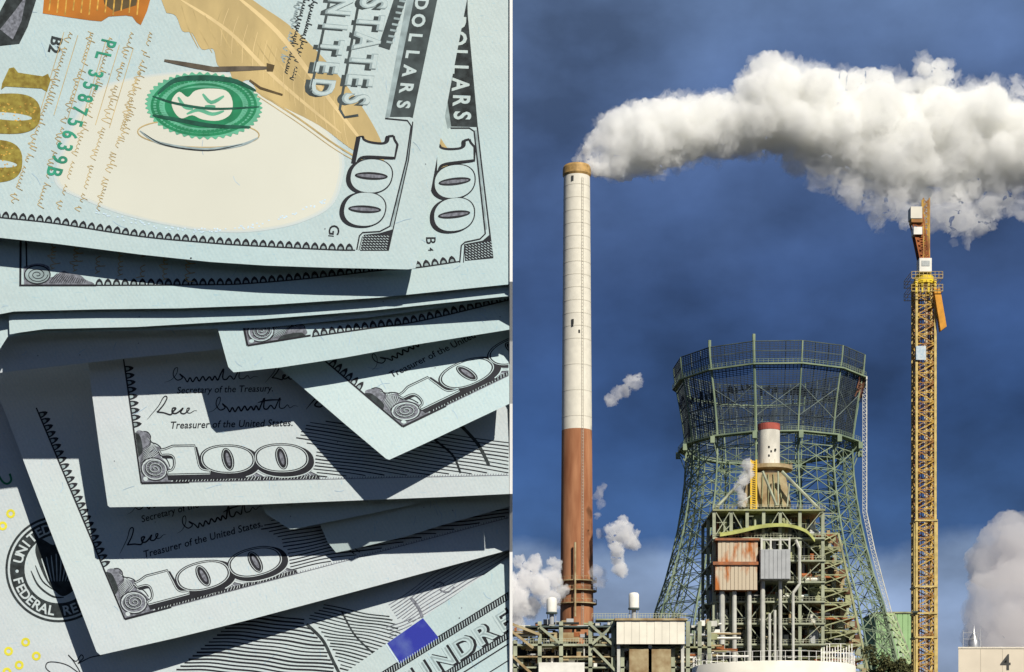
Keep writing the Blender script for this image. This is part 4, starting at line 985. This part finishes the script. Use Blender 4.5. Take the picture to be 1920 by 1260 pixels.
for a, c in (((1108, 1172), (1150, 1210)), ((1112, 1215), (1158, 1262)), ((955, 1180), (1000, 1215)), ((955, 1225), (1010, 1275)), ((1150, 1172), (1110, 1208)), ((1012, 1175), (1050, 1207)), ((960, 1170), (1012, 1190))):
    b = MB(); b.bar(P(*a, Yl-.5), P(*c, Yl-.5), .45); pt(b, 'diagonal', TAN if a[0] < 1000 else STEEL)
b = MB(); bxs(b, 1031, 1086, 1186, 1203, Yl+1, 4); pt(b, 'machine_box', TAN)
b = MB(); bxs(b, 1180, 1258, 1216, 1275, Yl-2, 4); pb = pt(b, 'stained_wall', TAN)
b = MB(); bxs(b, 1010, 1096, 1242, 1320, Yl-3, 6); pt(b, 'white_tank_box', WHITE)
b = MB(); bxs(b, 1122, 1165, 1212, 1500, Yl+8, 1); bxs(b, 960, 1340, 1212, 1500, Yl+10, 1); pt(b, 'dark_backing', DARK)  # dark sheets behind the girders, recess shade put into the colour
rr = random.Random(12)
for mm in (TAN, PIPE, STEEL, DARK, RUST, WHITE, OLIVE, GREY, TAN, PIPE):
    for q in range(46):
        x = rr.uniform(955, 1345); y = rr.uniform(1168, 1262) if x < 1150 or x > 1290 else rr.uniform(1214, 1262); A = P(x, y, Yl+rr.uniform(.5, 6)); u = rr.random(); b = MB()
        if u < .45: b.box(A.x, A.x+rr.uniform(.5, 2.4), A.y, A.y+1, A.z, A.z+rr.uniform(.5, 1.8)); pt(b, 'equipment_box', mm)
        elif u < .75: b.bar(A, (A.x+rr.uniform(2, 9), A.y, A.z), rr.uniform(.12, .35), 8); pt(b, 'pipe_run', mm)
        else: b.bar(A, (A.x, A.y, A.z-rr.uniform(2, 6)), rr.uniform(.1, .3), 8); pt(b, 'riser_pipe', mm)
b = MB()
for hz in (.7, 1.3): b.bar(P(960, 1207, Yl)+Vector((0, 0, hz)), P(1155, 1207, Yl)+Vector((0, 0, hz)), .06)
for q in range(40): b.bar(P(960+q*5, 1207, Yl), P(960+q*5, 1207, Yl)+Vector((0, 0, 1.3)), .055)
for hz in (.7, 1.3): b.bar(P(1110, 1160, Yl)+Vector((0, 0, hz)), P(1290, 1160, Yl)+Vector((0, 0, hz)), .06)
for q in range(36): b.bar(P(1110+q*5, 1160, Yl), P(1110+q*5, 1160, Yl)+Vector((0, 0, 1.3)), .055)
pt(b, 'railing', mat("pale_rail_paint", (.45, .46, .32)))

root = empty('shed', (P(1219, 0, Yl-3).x, Yl-3, GZ), "long cream clad shed box raised on the steelwork between chimney and lattice tower", "shed")
b = MB(); bxs(b, 1156, 1284, 1163, 1208, Yl-3, 9); pt(b, 'wall', DSTEEL)
for q in range(9):
    x = 1156.3+q*14.2; b = MB(); bxs(b, x, x+13.8, 1163.4, 1207.6, Yl-3.25-(.05 if q % 2 else 0), .24); pt(b, 'wall_panel', mat("cream_wall_panel", (.80, .75, .62), .8, .07, .3))
b = MB(); bxs(b, 1153, 1287, 1159, 1163, Yl-3.7, 11); pt(b, 'roof', TAN)
for x in (1160, 1219, 1280):
    b = MB(); A = P(x, 1208, Yl-2); b.box(A.x-.4, A.x+.4, Yl-2, Yl-1.2, GZ, A.z); pt(b, 'column', PIPE)
for px, t, bt, lab in ((1034.5, 1120, 1151, "white roof ventilator barrel left of the chimney foot"), (1188.5, 1111, 1143, "white roof ventilator barrel on a stand right of the chimney foot")):
    root = empty('roof_ventilator', P(px, bt+18, Yl), lab, "ventilator")
    x = P(px, 0, Yl).x; z = lambda py: (HORIZON-py)*kl; w = 9.6*kl
    b = MB(); b.lathe(x, Yl, [(w, z(bt-2)), (w, z(t+4)), (w*.8, z(t+1)), (w*.3, z(t))], 20); pt(b, 'drum', WHITE, smooth=True)
    b = MB(); b.lathe(x, Yl, [(w*.45, z(bt+20)), (w*.45, z(bt-2))], 12); 
    for s_ in (-1, 1): b.bar((x+s_*w*.8, Yl, z(bt-2)), (x+s_*w*.8, Yl, z(bt+20)), .12)
    pt(b, 'stand', GREY)
    b = MB(); b.lathe(x, Yl, [(w*1.12, z(bt)), (w*1.12, z(bt-3))], 20); pt(b, 'collar', DSTEEL)

# ---- tower crane at the right
Yq = 300.0; kq = Yq/FOC
root = empty('tower_crane', (P(1736, 0, Yq).x, Yq, GZ), "tall yellow tower crane with lattice mast rising into the smoke", "crane")
x0, x1 = P(1718.5, 0, Yq).x, P(1753.5, 0, Yq).x; zq = lambda py: (HORIZON-py)*kq; D = x1-x0
PALEY = mat("pale_yellow_paint", (.56, .42, .15), .7, .2, 1.2)
for sx_, sy_ in ((0, 0), (1, 0), (0, 1), (1, 1)):
    b = MB(); b.box(x0+sx_*D-.2, x0+sx_*D+.2, Yq+sy_*D-.2, Yq+sy_*D+.2, GZ, zq(524)); pt(b, 'mast_leg', PALEY)
b = MB(); z = GZ; step = D*.52; j = 0
while z < zq(526)-step:
    for (ax, ay, bx_, by_) in ((0, 0, 1, 0), (0, 1, 1, 1), (0, 0, 0, 1), (1, 0, 1, 1)):
        A = Vector((x0+ax*D, Yq+ay*D, z)); B_ = Vector((x0+bx_*D, Yq+by_*D, z)); u = Vector((0, 0, step))
        b.bar(A, B_, .10); b.bar(A, B_+u, .12) if j % 2 else b.bar(A+u, B_, .12); b.bar((A+B_)/2, (A+B_)/2+u, .07)
        b.bar(A+u*.5, (A+B_)/2+u, .07); b.bar(B_+u*.5, (A+B_)/2, .07)
    z += step; j += 1
pt(b, 'mast_lattice', YEL, kind='stuff')
b = MB()
xm = (x0+x1)/2
for s_ in (-.12, .28): b.bar((xm+s_, Yq+.5, GZ), (xm+s_, Yq+.5, zq(530)), .09)
z = GZ
while z < zq(530): b.bar((xm-.12, Yq+.5, z), (xm+.28, Yq+.5, z), .05); z += .5
pt(b, 'ladder', mat("pale_rail_paint_cream", (.75, .68, .5), .7))
z = GZ+4
while z < zq(540):
    b = MB(); b.box(x0+.4, xm-.3, Yq+1.2, Yq+D-.4, z, z+.12); pt(b, 'rest_platform', RUST); z += 5.2
for s_, mm in ((.22, RUST), (.72, YEL)):
    b = MB(); b.box(x0+D*s_-.2, x0+D*s_+.25, Yq+D*.6, Yq+D*.75, GZ, zq(535)); pt(b, 'hoist_rail', mm)
for py in (976, 1100, 1150, 1195):
    b = MB(); b.box(x0-.35, x1+.35, Yq-.35, Yq+D+.35, zq(py+1.5), zq(py-1.5))
    b.f = b.f[2:]
    pt(b, 'mast_collar', PALEY)
b = MB(); b.box(P(1755, 0, Yq).x-.1, P(1758.5, 0, Yq).x, Yq, Yq+.4, GZ, zq(978)); b.box(P(1713.5, 0, Yq).x, P(1717, 0, Yq).x, Yq, Yq+.4, GZ, zq(978)); pt(b, 'climbing_sleeve', PALEY)
b = MB(); b.box(P(1709, 0, Yq).x, P(1720, 0, Yq).x, Yq-.6, Yq-.2, zq(1149), zq(1146)); pt(b, 'tie_bracket', DSTEEL)
b = MB(); bx0 = P(1716.5, 0, Yq).x; b.box(bx0, P(1735, 0, Yq).x, Yq-.5, Yq-.32, zq(676), zq(650)); pt(b, 'blue_banner', mat("pale_blue_banner", (.36, .50, .60), .7, .3, 2, col2=(.62, .66, .66)))
b = MB(); b.lathe((x0+x1)/2, Yq+D/2, [(D*.62, zq(530)), (D*.62, zq(526)), (D*.52, zq(524)), (D*.52, zq(515)), (D*.4, zq(512))], 24)
for s_ in range(4):
    b.box(x0-.1+s_*D/3-.15, x0-.1+s_*D/3+.15, Yq-.3, Yq, zq(550), zq(528))
pt(b, 'slewing_ring', mat("bright_yellow_crane_paint", (.72, .52, .03), .6, .15, 1))
b = MB()
for py in (526, 550):
    X0, X1 = P(1706, 0, Yq).x, P(1764, 0, Yq).x
    for yy in (Yq-1.4, Yq+D+1.4):
        b.bar((X0, yy, zq(py)), (X1, yy, zq(py)), .07)
        for hz in (.6, 1.1): b.bar((X0, yy, zq(py)+hz), (X1, yy, zq(py)+hz), .04)
        for q in range(9): b.bar((X0+(X1-X0)*q/8, yy, zq(py)), (X0+(X1-X0)*q/8, yy, zq(py)+1.1), .04)
    for xx in (X0, X1):
        for hz in (0, .6, 1.1): b.bar((xx, Yq-1.4, zq(py)+hz), (xx, Yq+D+1.4, zq(py)+hz), .05)
pt(b, 'head_railing', PALEY)
b = MB(); b.box(P(1723, 0, Yq).x, P(1746, 0, Yq).x, Yq-.4, Yq+1.8, zq(511), zq(485)); cb = pt(b, 'operator_cab', WHITE)
b = MB(); b.box(P(1727, 0, Yq).x, P(1742, 0, Yq).x, Yq-.46, Yq-.41, zq(500), zq(490)); o = b.build('cab_window', mat("cab_glass", (.45, .47, .45), .2, .1), None); o.parent = cb
# back-leaning machinery arm, counterweights, and the boom seen end on
b = MB()
A0, A1, B0, B1 = P(1725, 484, Yq), P(1742, 484, Yq), P(1708, 402, Yq), P(1730, 402, Yq)
dv = Vector((0, 1.6, 0))
for a, c in ((A0, B0), (A1, B1)):
    for q in (Vector((0, 0, 0)), dv): b.bar(a+q, c+q, .16)
for q in range(9):
    t, t2 = q/9, (q+1)/9; l0, l1, r0, r1 = A0.lerp(B0, t), A0.lerp(B0, t2), A1.lerp(B1, t), A1.lerp(B1, t2)
    b.bar(l0, r1, .13); b.bar(r0, l1, .13); b.bar(l0, r0, .12)
pt(b, 'counter_jib', RUST)
b = MB(); v = [A0+dv*.3, A1+dv*.3, A1.lerp(B1, .62)+dv*.3, A0.lerp(B0, .62)+dv*.3]; j = 0
b.v += [tuple(q) for q in v]+[tuple(q+dv*.5) for q in v]; b.f += [(0, 1, 2, 3), (7, 6, 5, 4), (0, 4, 5, 1), (1, 5, 6, 2), (2, 6, 7, 3), (3, 7, 4, 0)]
pt(b, 'winch_housing', mat("dark_brown_steel", (.10, .035, .02), .9, .4, 1))
b = MB(); b.box(P(1712, 0, Yq).x, P(1728, 0, Yq).x, Yq-.5, Yq+1.4, zq(441), zq(427)); pt(b, 'white_counterweight', WHITE)
b = MB(); b.box(P(1706.5, 0, Yq).x, P(1728, 0, Yq).x, Yq-.5, Yq+1.6, zq(411), zq(389)); pt(b, 'cream_counterweight', CREAM)
b = MB(); b.box(P(1708, 0, Yq).x, P(1729, 0, Yq).x, Yq-.4, Yq+1.4, zq(418), zq(411.5)); pt(b, 'weight_frame', YEL)
b = MB()
X0, X1 = P(1731.5, 0, Yq).x, P(1742.5, 0, Yq).x
for xx in (X0, X1):
    for yy in (Yq, Yq+1.0): b.bar((xx, yy, zq(486)), (xx, yy, zq(371)), .14)
z = zq(486); j = 0
while z < zq(374): b.bar((X0, Yq, z), (X1, Yq, z+.9), .09); b.bar((X1, Yq, z), (X0, Yq, z+.9), .09); b.bar((X0, Yq, z), (X1, Yq, z), .08); b.bar((X0, Yq+1, z), (X1, Yq+1, z+.9), .09); z += .9
pt(b, 'boom', YEL)
b = MB(); q0, q1, q2, q3 = P(1751, 541, Yq-1), P(1763, 541, Yq-1), P(1775, 612, Yq-1), P(1764, 620, Yq-1); dv = Vector((0, 1.2, 0))
b.v += [tuple(q) for q in (q0, q1, q2, q3)]+[tuple(q+dv) for q in (q0, q1, q2, q3)]; b.f += [(0, 1, 2, 3), (7, 6, 5, 4), (0, 4, 5, 1), (1, 5, 6, 2), (2, 6, 7, 3), (3, 7, 4, 0)]
pt(b, 'hanging_fly_jib', mat("orange_paint", (.62, .28, .03), .7, .15, 1))

# ---- beige building marked 4
Yb4 = 350.0; kb = Yb4/FOC; zb = lambda py: (HORIZON-py)*kb
root = empty('office_block', (P(1860, 0, Yb4).x, Yb4, GZ), "beige flat wall block bearing a grey 4 in the bottom right corner", "building")
BE = mat("beige_render", (.68, .60, .47), .85, .06, .2)
def wedge(b, xa, xb, y0, y1, z0, z1):     # block whose left side runs away from the road at a slant
    i = len(b.v); sl = (y1-y0)*.27
    b.v += [(xa, y0, z0), (xb, y0, z0), (xb, y1, z0), (xa+sl, y1, z0), (xa, y0, z1), (xb, y0, z1), (xb, y1, z1), (xa+sl, y1, z1)]
    b.f += [tuple(i+k for k in q) for q in ((0, 3, 2, 1), (4, 5, 6, 7), (0, 1, 5, 4), (1, 2, 6, 5), (2, 3, 7, 6), (3, 0, 4, 7))]
b = MB(); wedge(b, P(1797, 0, Yb4).x, P(2080, 0, Yb4).x, Yb4, Yb4+18, GZ, zb(1216)); pt(b, 'wall', BE)
b = MB(); wedge(b, P(1796, 0, Yb4).x, P(2082, 0, Yb4).x, Yb4-.12, Yb4+18.1, zb(1216)+.003, zb(1213)); pt(b, 'parapet', mat("pale_parapet", (.72, .66, .54), .8))
for q in range(1, 4):
    b = MB(); xx = P(1797+q*41, 0, Yb4).x; b.box(xx+.03, xx+.10, Yb4-.02, Yb4+.01, GZ, zb(1217)); pt(b, 'wall_joint', mat("dull_beige_joint", (.40, .35, .27), .9))  # joints are thin strips of a darker beige
v, f = glyphs("4", 0, .012, 1, 'LEFT')
b = MB(); s_ = 42*kb; X = P(1875.5, 0, Yb4).x; n0 = len(v)
b.v = [(X+x*s_*.95, Yb4-.06, zb(1256)+y*s_) for x, y in v]+[(X+x*s_*.95, Yb4+.02, zb(1256)+y*s_) for x, y in v]
b.f = [tuple(t) for t in f]+[tuple(i+n0 for i in t[::-1]) for t in f]
pt(b, 'house_number', mat("dark_grey_paint", (.06, .06, .055), .7))
b = MB(); b.lathe(P(1826, 0, Yb4+4).x, Yb4+4, [(11*kb, zb(1213)), (11*kb, zb(1200)), (7*kb, zb(1190)), (2.4*kb, zb(1183)), (1.2*kb, zb(1168))], 16); pt(b, 'roof_vent', mat("bare_metal", (.5, .5, .5), .35, .1, 1, metal=.7), smooth=True)
b = MB()
for px, t in ((1806, 1182), (1838, 1178), (1832, 1188)): b.bar(P(px, 1214, Yb4+3), P(px, t, Yb4+3), .06)
b.bar(P(1806, 1186, Yb4+3), P(1838, 1186, Yb4+3), .05); b.bar(P(1806, 1198, Yb4+3), P(1838, 1198, Yb4+3), .05); pt(b, 'roof_railing', GREY)

# ---- green building and stair behind, trees
root = empty('green_hall', (P(1670, 0, 720).x, 720, GZ), "bright green clad hall behind the crane foot", "building")
b = MB(); A = P(1642, 1150, 720); B_ = P(1722, 1148, 720); b.box(A.x, B_.x, 720, 745, GZ, A.z); w_ = pt(b, 'wall', GREENB)
for q in range(8):
    b = MB(); x = A.x+(B_.x-A.x)*q/8; b.box(x+.12, x+(B_.x-A.x)/8-.12, 719.8, 719.99, GZ, A.z-.3); pt(b, 'wall_panel', GREENB)
b = MB(); b.box(A.x-.5, B_.x+.5, 719.4, 745.6, A.z, A.z+.6); pt(b, 'roof', OLIVE)
root = empty('stair_tower', (P(1690, 0, 500).x, 500, GZ), "pale zigzag steel stair beside the green hall at right of the lattice tower", "staircase")
for q in range(14):
    py = 1150+q*14; x = 1668+(q*14)*.40
    b = MB(); bxs(b, x-6, x+9, py, py+3, 500, 3); b.bar(P(x-6, py, 500), P(x+8, py+14, 500), .3); b.bar(P(x+8, py+1, 500), P(x-2, py+14, 500), .25); pt(b, 'flight', mat("lime_steel", (.42, .52, .28), .8, .2, .5))
b = MB(); b.bar(P(1676, 1150, 501), P(1730, 1290, 501), .3); b.bar(P(1730, 1290, 501), (P(1730, 0, 501).x, 501, GZ), .3); pt(b, 'stringer', STEEL)

def make_tree(loc, h, rad_, seed, label, dark):
    rr = random.Random(seed); root = empty('tree', loc, label, "tree", "trees below the lattice tower")
    b = MB(); b.bar(loc, loc+Vector((0, 0, h*.6)), h*.03, 8, h*.015); tips = []
    for q in range(12):
        t = rr.uniform(0, 6.28); z0 = h*rr.uniform(.3, .62); p0 = loc+Vector((0, 0, z0)); p1 = loc+Vector((math.cos(t)*rad_*rr.uniform(.3, .8), math.sin(t)*rad_*rr.uniform(.3, .8), z0+h*rr.uniform(.1, .34))); b.bar(p0, p1, h*.012, 5, h*.004); tips.append(p1)
    b.build('trunk', mat("bark", (.09, .06, .04), .9), root)
    b = MB()
    for tp in tips+[loc+Vector((rr.uniform(-.6, .6)*rad_, rr.uniform(-.6, .6)*rad_, h*rr.uniform(.45, .95))) for _ in range(22)]:
        cr = rad_*rr.uniform(.18, .34)
        for q in range(190):
            d = Vector((rr.gauss(0, 1), rr.gauss(0, 1), rr.gauss(0, 1))).normalized()*cr*rr.uniform(.5, 1.05); c = tp+d; s_ = rr.uniform(.25, .5)
            u = Vector((rr.gauss(0, 1), rr.gauss(0, 1), rr.gauss(0, 1))).normalized(); w = u.cross(Vector((rr.gauss(0, 1), rr.gauss(0, 1), rr.gauss(0, 1)))).normalized()
            i = len(b.v); b.v += [tuple(c-u*s_), tuple(c+w*s_*.6), tuple(c+u*s_), tuple(c-w*s_*.6)]; b.f.append((i, i+1, i+2, i+3))
    b.build('crown', dark, root)
LEAF = mat("olive_brown_leaves", (.10, .095, .035), .8, .4, .8, col2=(.05, .06, .02)); LEAF2 = mat("green_leaves", (.06, .10, .03), .8, .4, .8)
hh = (HORIZON-1204)*460/FOC+1.6
make_tree(Vector((P(1658, 0, 460).x, 460, GZ)), hh, 6.5, 1, "brown olive tree crown at the bottom between lattice tower and stair", LEAF)
make_tree(Vector((P(1690, 0, 452).x, 452, GZ)), hh-4, 4.5, 2, "small dark tree crown just left of the crane foot", LEAF)


# ================================================================== SMOKE AND STEAM
def vol(name, dens, col=(1, .995, .98), aniso=.2):
    m = bpy.data.materials.new(name); m.use_nodes = True; nt = m.node_tree; nt.nodes.clear()
    out = nt.nodes.new('ShaderNodeOutputMaterial'); v = nt.nodes.new('ShaderNodeVolumePrincipled')
    v.inputs['Density'].default_value = dens; v.inputs['Color'].default_value = (*col, 1); v.inputs['Anisotropy'].default_value = aniso
    nt.links.new(v.outputs[0], out.inputs['Volume']); return m
OCT = ((1, .5), (2.2, .34), (4.7, .24), (9.5, .17))
def steam(name, label, cat, blobs, Y, m, voxel, disp, fsize, seed, depthk=.8, parent=None, stretch=1.0):
    """blobs: (px, py, radius px) -> one closed billowing mesh at distance Y, filled with scattering vapour"""
    rr = random.Random(seed); k = Y/FOC; bm = bmesh.new()
    for px, py, r in blobs:
        c = P(px, py, Y); rm = r*k; c.y += rr.uniform(-1, 1)*rm*depthk
        mt = Matrix.Translation(c) @ Matrix.Diagonal((rm*rr.uniform(.85, 1.15), rm*rr.uniform(.9, 1.2), rm*rr.uniform(.85, 1.15)*stretch, 1))
        bmesh.ops.create_icosphere(bm, subdivisions=2, radius=1, matrix=mt)
    me = bpy.data.meshes.new(name); bm.to_mesh(me); bm.free()
    o = bpy.data.objects.new(name, me); C.objects.link(o)
    md = o.modifiers.new('r', 'REMESH'); md.mode = 'VOXEL'; md.voxel_size = voxel
    dg = bpy.context.evaluated_depsgraph_get(); dg.update(); me2 = bpy.data.meshes.new_from_object(o.evaluated_get(dg))
    o.modifiers.clear(); o.data = me2; bpy.data.meshes.remove(me); me2.name = name
    off = Vector((seed*13.7, 0, 0)); nv = []
    for v in me2.vertices:
        p = v.co; n = v.normal; q = p/fsize+off
        d = -.42
        for sc_, am in OCT: d += (1-abs(noise.noise(q*sc_+Vector((sc_, 0, 0))))*2.2)*am
        w = noise.noise_vector(q*.6+Vector((9, 2, 5)))*disp*.8
        nv.append(p+n*d*disp+w)
    for v, c in zip(me2.vertices, nv): v.co = c
    me2.update(); me2.materials.append(m)
    if parent is not None: o.parent = parent; return o
    return tag(o, label, cat)
rr = random.Random(3)
edges = [(1088, 293, 314), (1100, 277, 320), (1118, 252, 324), (1140, 224, 326), (1180, 210, 326), (1230, 188, 322), (1280, 190, 302), (1330, 184, 295), (1362, 182, 292), (1392, 180, 288), (1410, 140, 282), (1435, 116, 278), (1466, 106, 282),
         (1500, 126, 298), (1550, 140, 322), (1600, 146, 345), (1650, 142, 360), (1676, 152, 368), (1697, 212, 374), (1718, 178, 378), (1752, 118, 378), (1778, 150, 372), (1792, 188, 370), (1815, 172, 366), (1830, 192, 362), (1848, 152, 356), (1866, 196, 350), (1880, 190, 345), (1915, 200, 340), (2000, 190, 345), (2100, 200, 350), (2200, 200, 350)]
def edge(x):
    for (a, t, b_), (c, t2, b2) in zip(edges, edges[1:]):
        if a <= x <= c: f = (x-a)/(c-a); return t+(t2-t)*f, b_+(b2-b_)*f
    return edges[-1][1:]
blobs = []
x = 1088
while x < 2190:
    t, b_ = edge(x); h = b_-t; g = min(1, max(.34, (x-1088)/120)); r = max(3.2, min(h*.30, 46)*g)
    for q in range(4): blobs.append((x+r*.5*(1-g)+rr.uniform(-.2, .2)*r, t+r+(h-2*r)*(q+.5)/4, r*rr.uniform(.75, 1.0)))
    for q in range(8):
        r2 = max(2.5, min(h*.13, 14)*rr.uniform(.45, 1.1)); up = rr.random() < .65
        blobs.append((x+rr.uniform(-.5, .5)*r, (t+r2*.8) if up else (b_-r2*.9), r2))
    x += max(4, r*.4)
plume = steam('smoke_plume', "thick cream white smoke plume blowing right from the tall chimney", "smoke", blobs, 655.0, vol("dense_smoke", .34, (1, .999, .988), -.15), .5, 2.3, 7.0, 1)
veil = [(x_+rr.uniform(-3, 3), y_+rr.uniform(-3, 3), r_*rr.uniform(.9, 1.12)+2.2) for x_, y_, r_ in blobs if x_ > 1100 or rr.random() < .3]
steam('veil', None, None, veil, 655.0, vol("smoke_veil", .085, (1, .999, .99), -.1), .6, 4.2, 3.6, 9, parent=plume)
wisps = []
for q in range(46):
    x = rr.uniform(1545, 1900); lo = 385 if x < 1640 else 415; r = rr.uniform(4, 11); wisps.append((x, rr.uniform(edge(x)[1]-25, lo+(x-1545)*.02), r*.8))
for px, py, r in [(1500, 305, 16), (1530, 322, 18), (1560, 340, 18), (1600, 358, 20), (1640, 372, 22), (1680, 385, 22), (1640, 398, 9), (1700, 402, 14), (1760, 395, 26), (1800, 405, 26), (1835, 385, 22), (1795, 432, 10), (1803, 446, 7), (1825, 425, 12), (1808, 425, 13), (1790, 440, 9), (1812, 445, 8), (1845, 405, 12), (1720, 408, 10), (1690, 400, 11), (1735, 415, 8), (1770, 412, 12), (1575, 350, 12), (1550, 335, 12), (1890, 385, 12), (1858, 395, 12), (1870, 365, 22), (1900, 360, 22), (1912, 395, 8), (1912, 160, 12), (1918, 175, 12), (1660, 395, 12), (1780, 420, 9)]: wisps.append((px, py, r))
steam('smoke_wisp', "thin grey ragged wisps hanging under the right half of the smoke plume", "smoke", wisps, 654.0, vol("thin_smoke", .12, (.998, .995, .99), -.1), .55, 4.6, 3.6, 4, stretch=1.5)
for lab, bl, Y, dens, sd in (
    ("small drifting white steam puff right of the chimney middle", [(1145, 748, 9), (1157, 738, 10), (1170, 728, 11), (1183, 715, 11), (1194, 706, 7), (1190, 726, 8), (1200, 718, 5)], 640, .13, 11),
    ("grey pink steam puff rising right of the red chimney foot", [(1158, 1055, 11), (1157, 1035, 13), (1150, 1010, 14), (1172, 1000, 17), (1160, 985, 12), (1183, 1015, 15), (1145, 990, 9), (1192, 1000, 9), (1165, 1070, 12), (1170, 972, 8)], 520, .26, 12),
    ("faint wisp of steam touching the right flank of the red shaft", [(1122, 925, 9), (1126, 945, 8), (1120, 965, 8), (1128, 915, 6), (1122, 1000, 7), (1118, 1070, 10), (1124, 1090, 10)], 640, .08, 13),
    ("billowing white steam at the left of the chimney foot", [(965, 1130, 26), (985, 1090, 20), (1000, 1060, 16), (1012, 1100, 22), (1035, 1085, 18), (1040, 1060, 12), (1030, 1125, 20), (995, 1140, 18), (960, 1170, 24), (1050, 1105, 14), (975, 1055, 12), (940, 1100, 30)], 560, .22, 14),
    ("pale steam strand beside the yellow ladder on the boiler frame", [(1391, 945, 5), (1392, 930, 6), (1390, 915, 7), (1394, 900, 8), (1398, 885, 9), (1402, 872, 7)], 478, .30, 15),
    ("large soft grey steam cloud rising behind the beige block at right", [(1885, 975, 26), (1870, 1010, 34), (1895, 1020, 40), (1860, 1060, 42), (1900, 1090, 52), (1850, 1110, 40), (1840, 1160, 42), (1890, 1170, 60), (1850, 1215, 46), (1930, 1040, 60), (1950, 1120, 70), (1960, 1200, 80), (1910, 980, 26), (1860, 1260, 60), (1940, 1280, 80), (1835, 1195, 30)], 900, .09, 16)):
    big = 'large' in lab
    steam('steam_puff', lab, "steam", bl, float(Y), vol("steam_%d" % sd, dens*(1.7 if not big else 1.1), (1, .993, .985) if not big else (.95, .935, .93), -.2 if not big else .2), 1.6 if big else .4, 4.0 if big else 2.0, 11.0 if big else 2.6, sd)
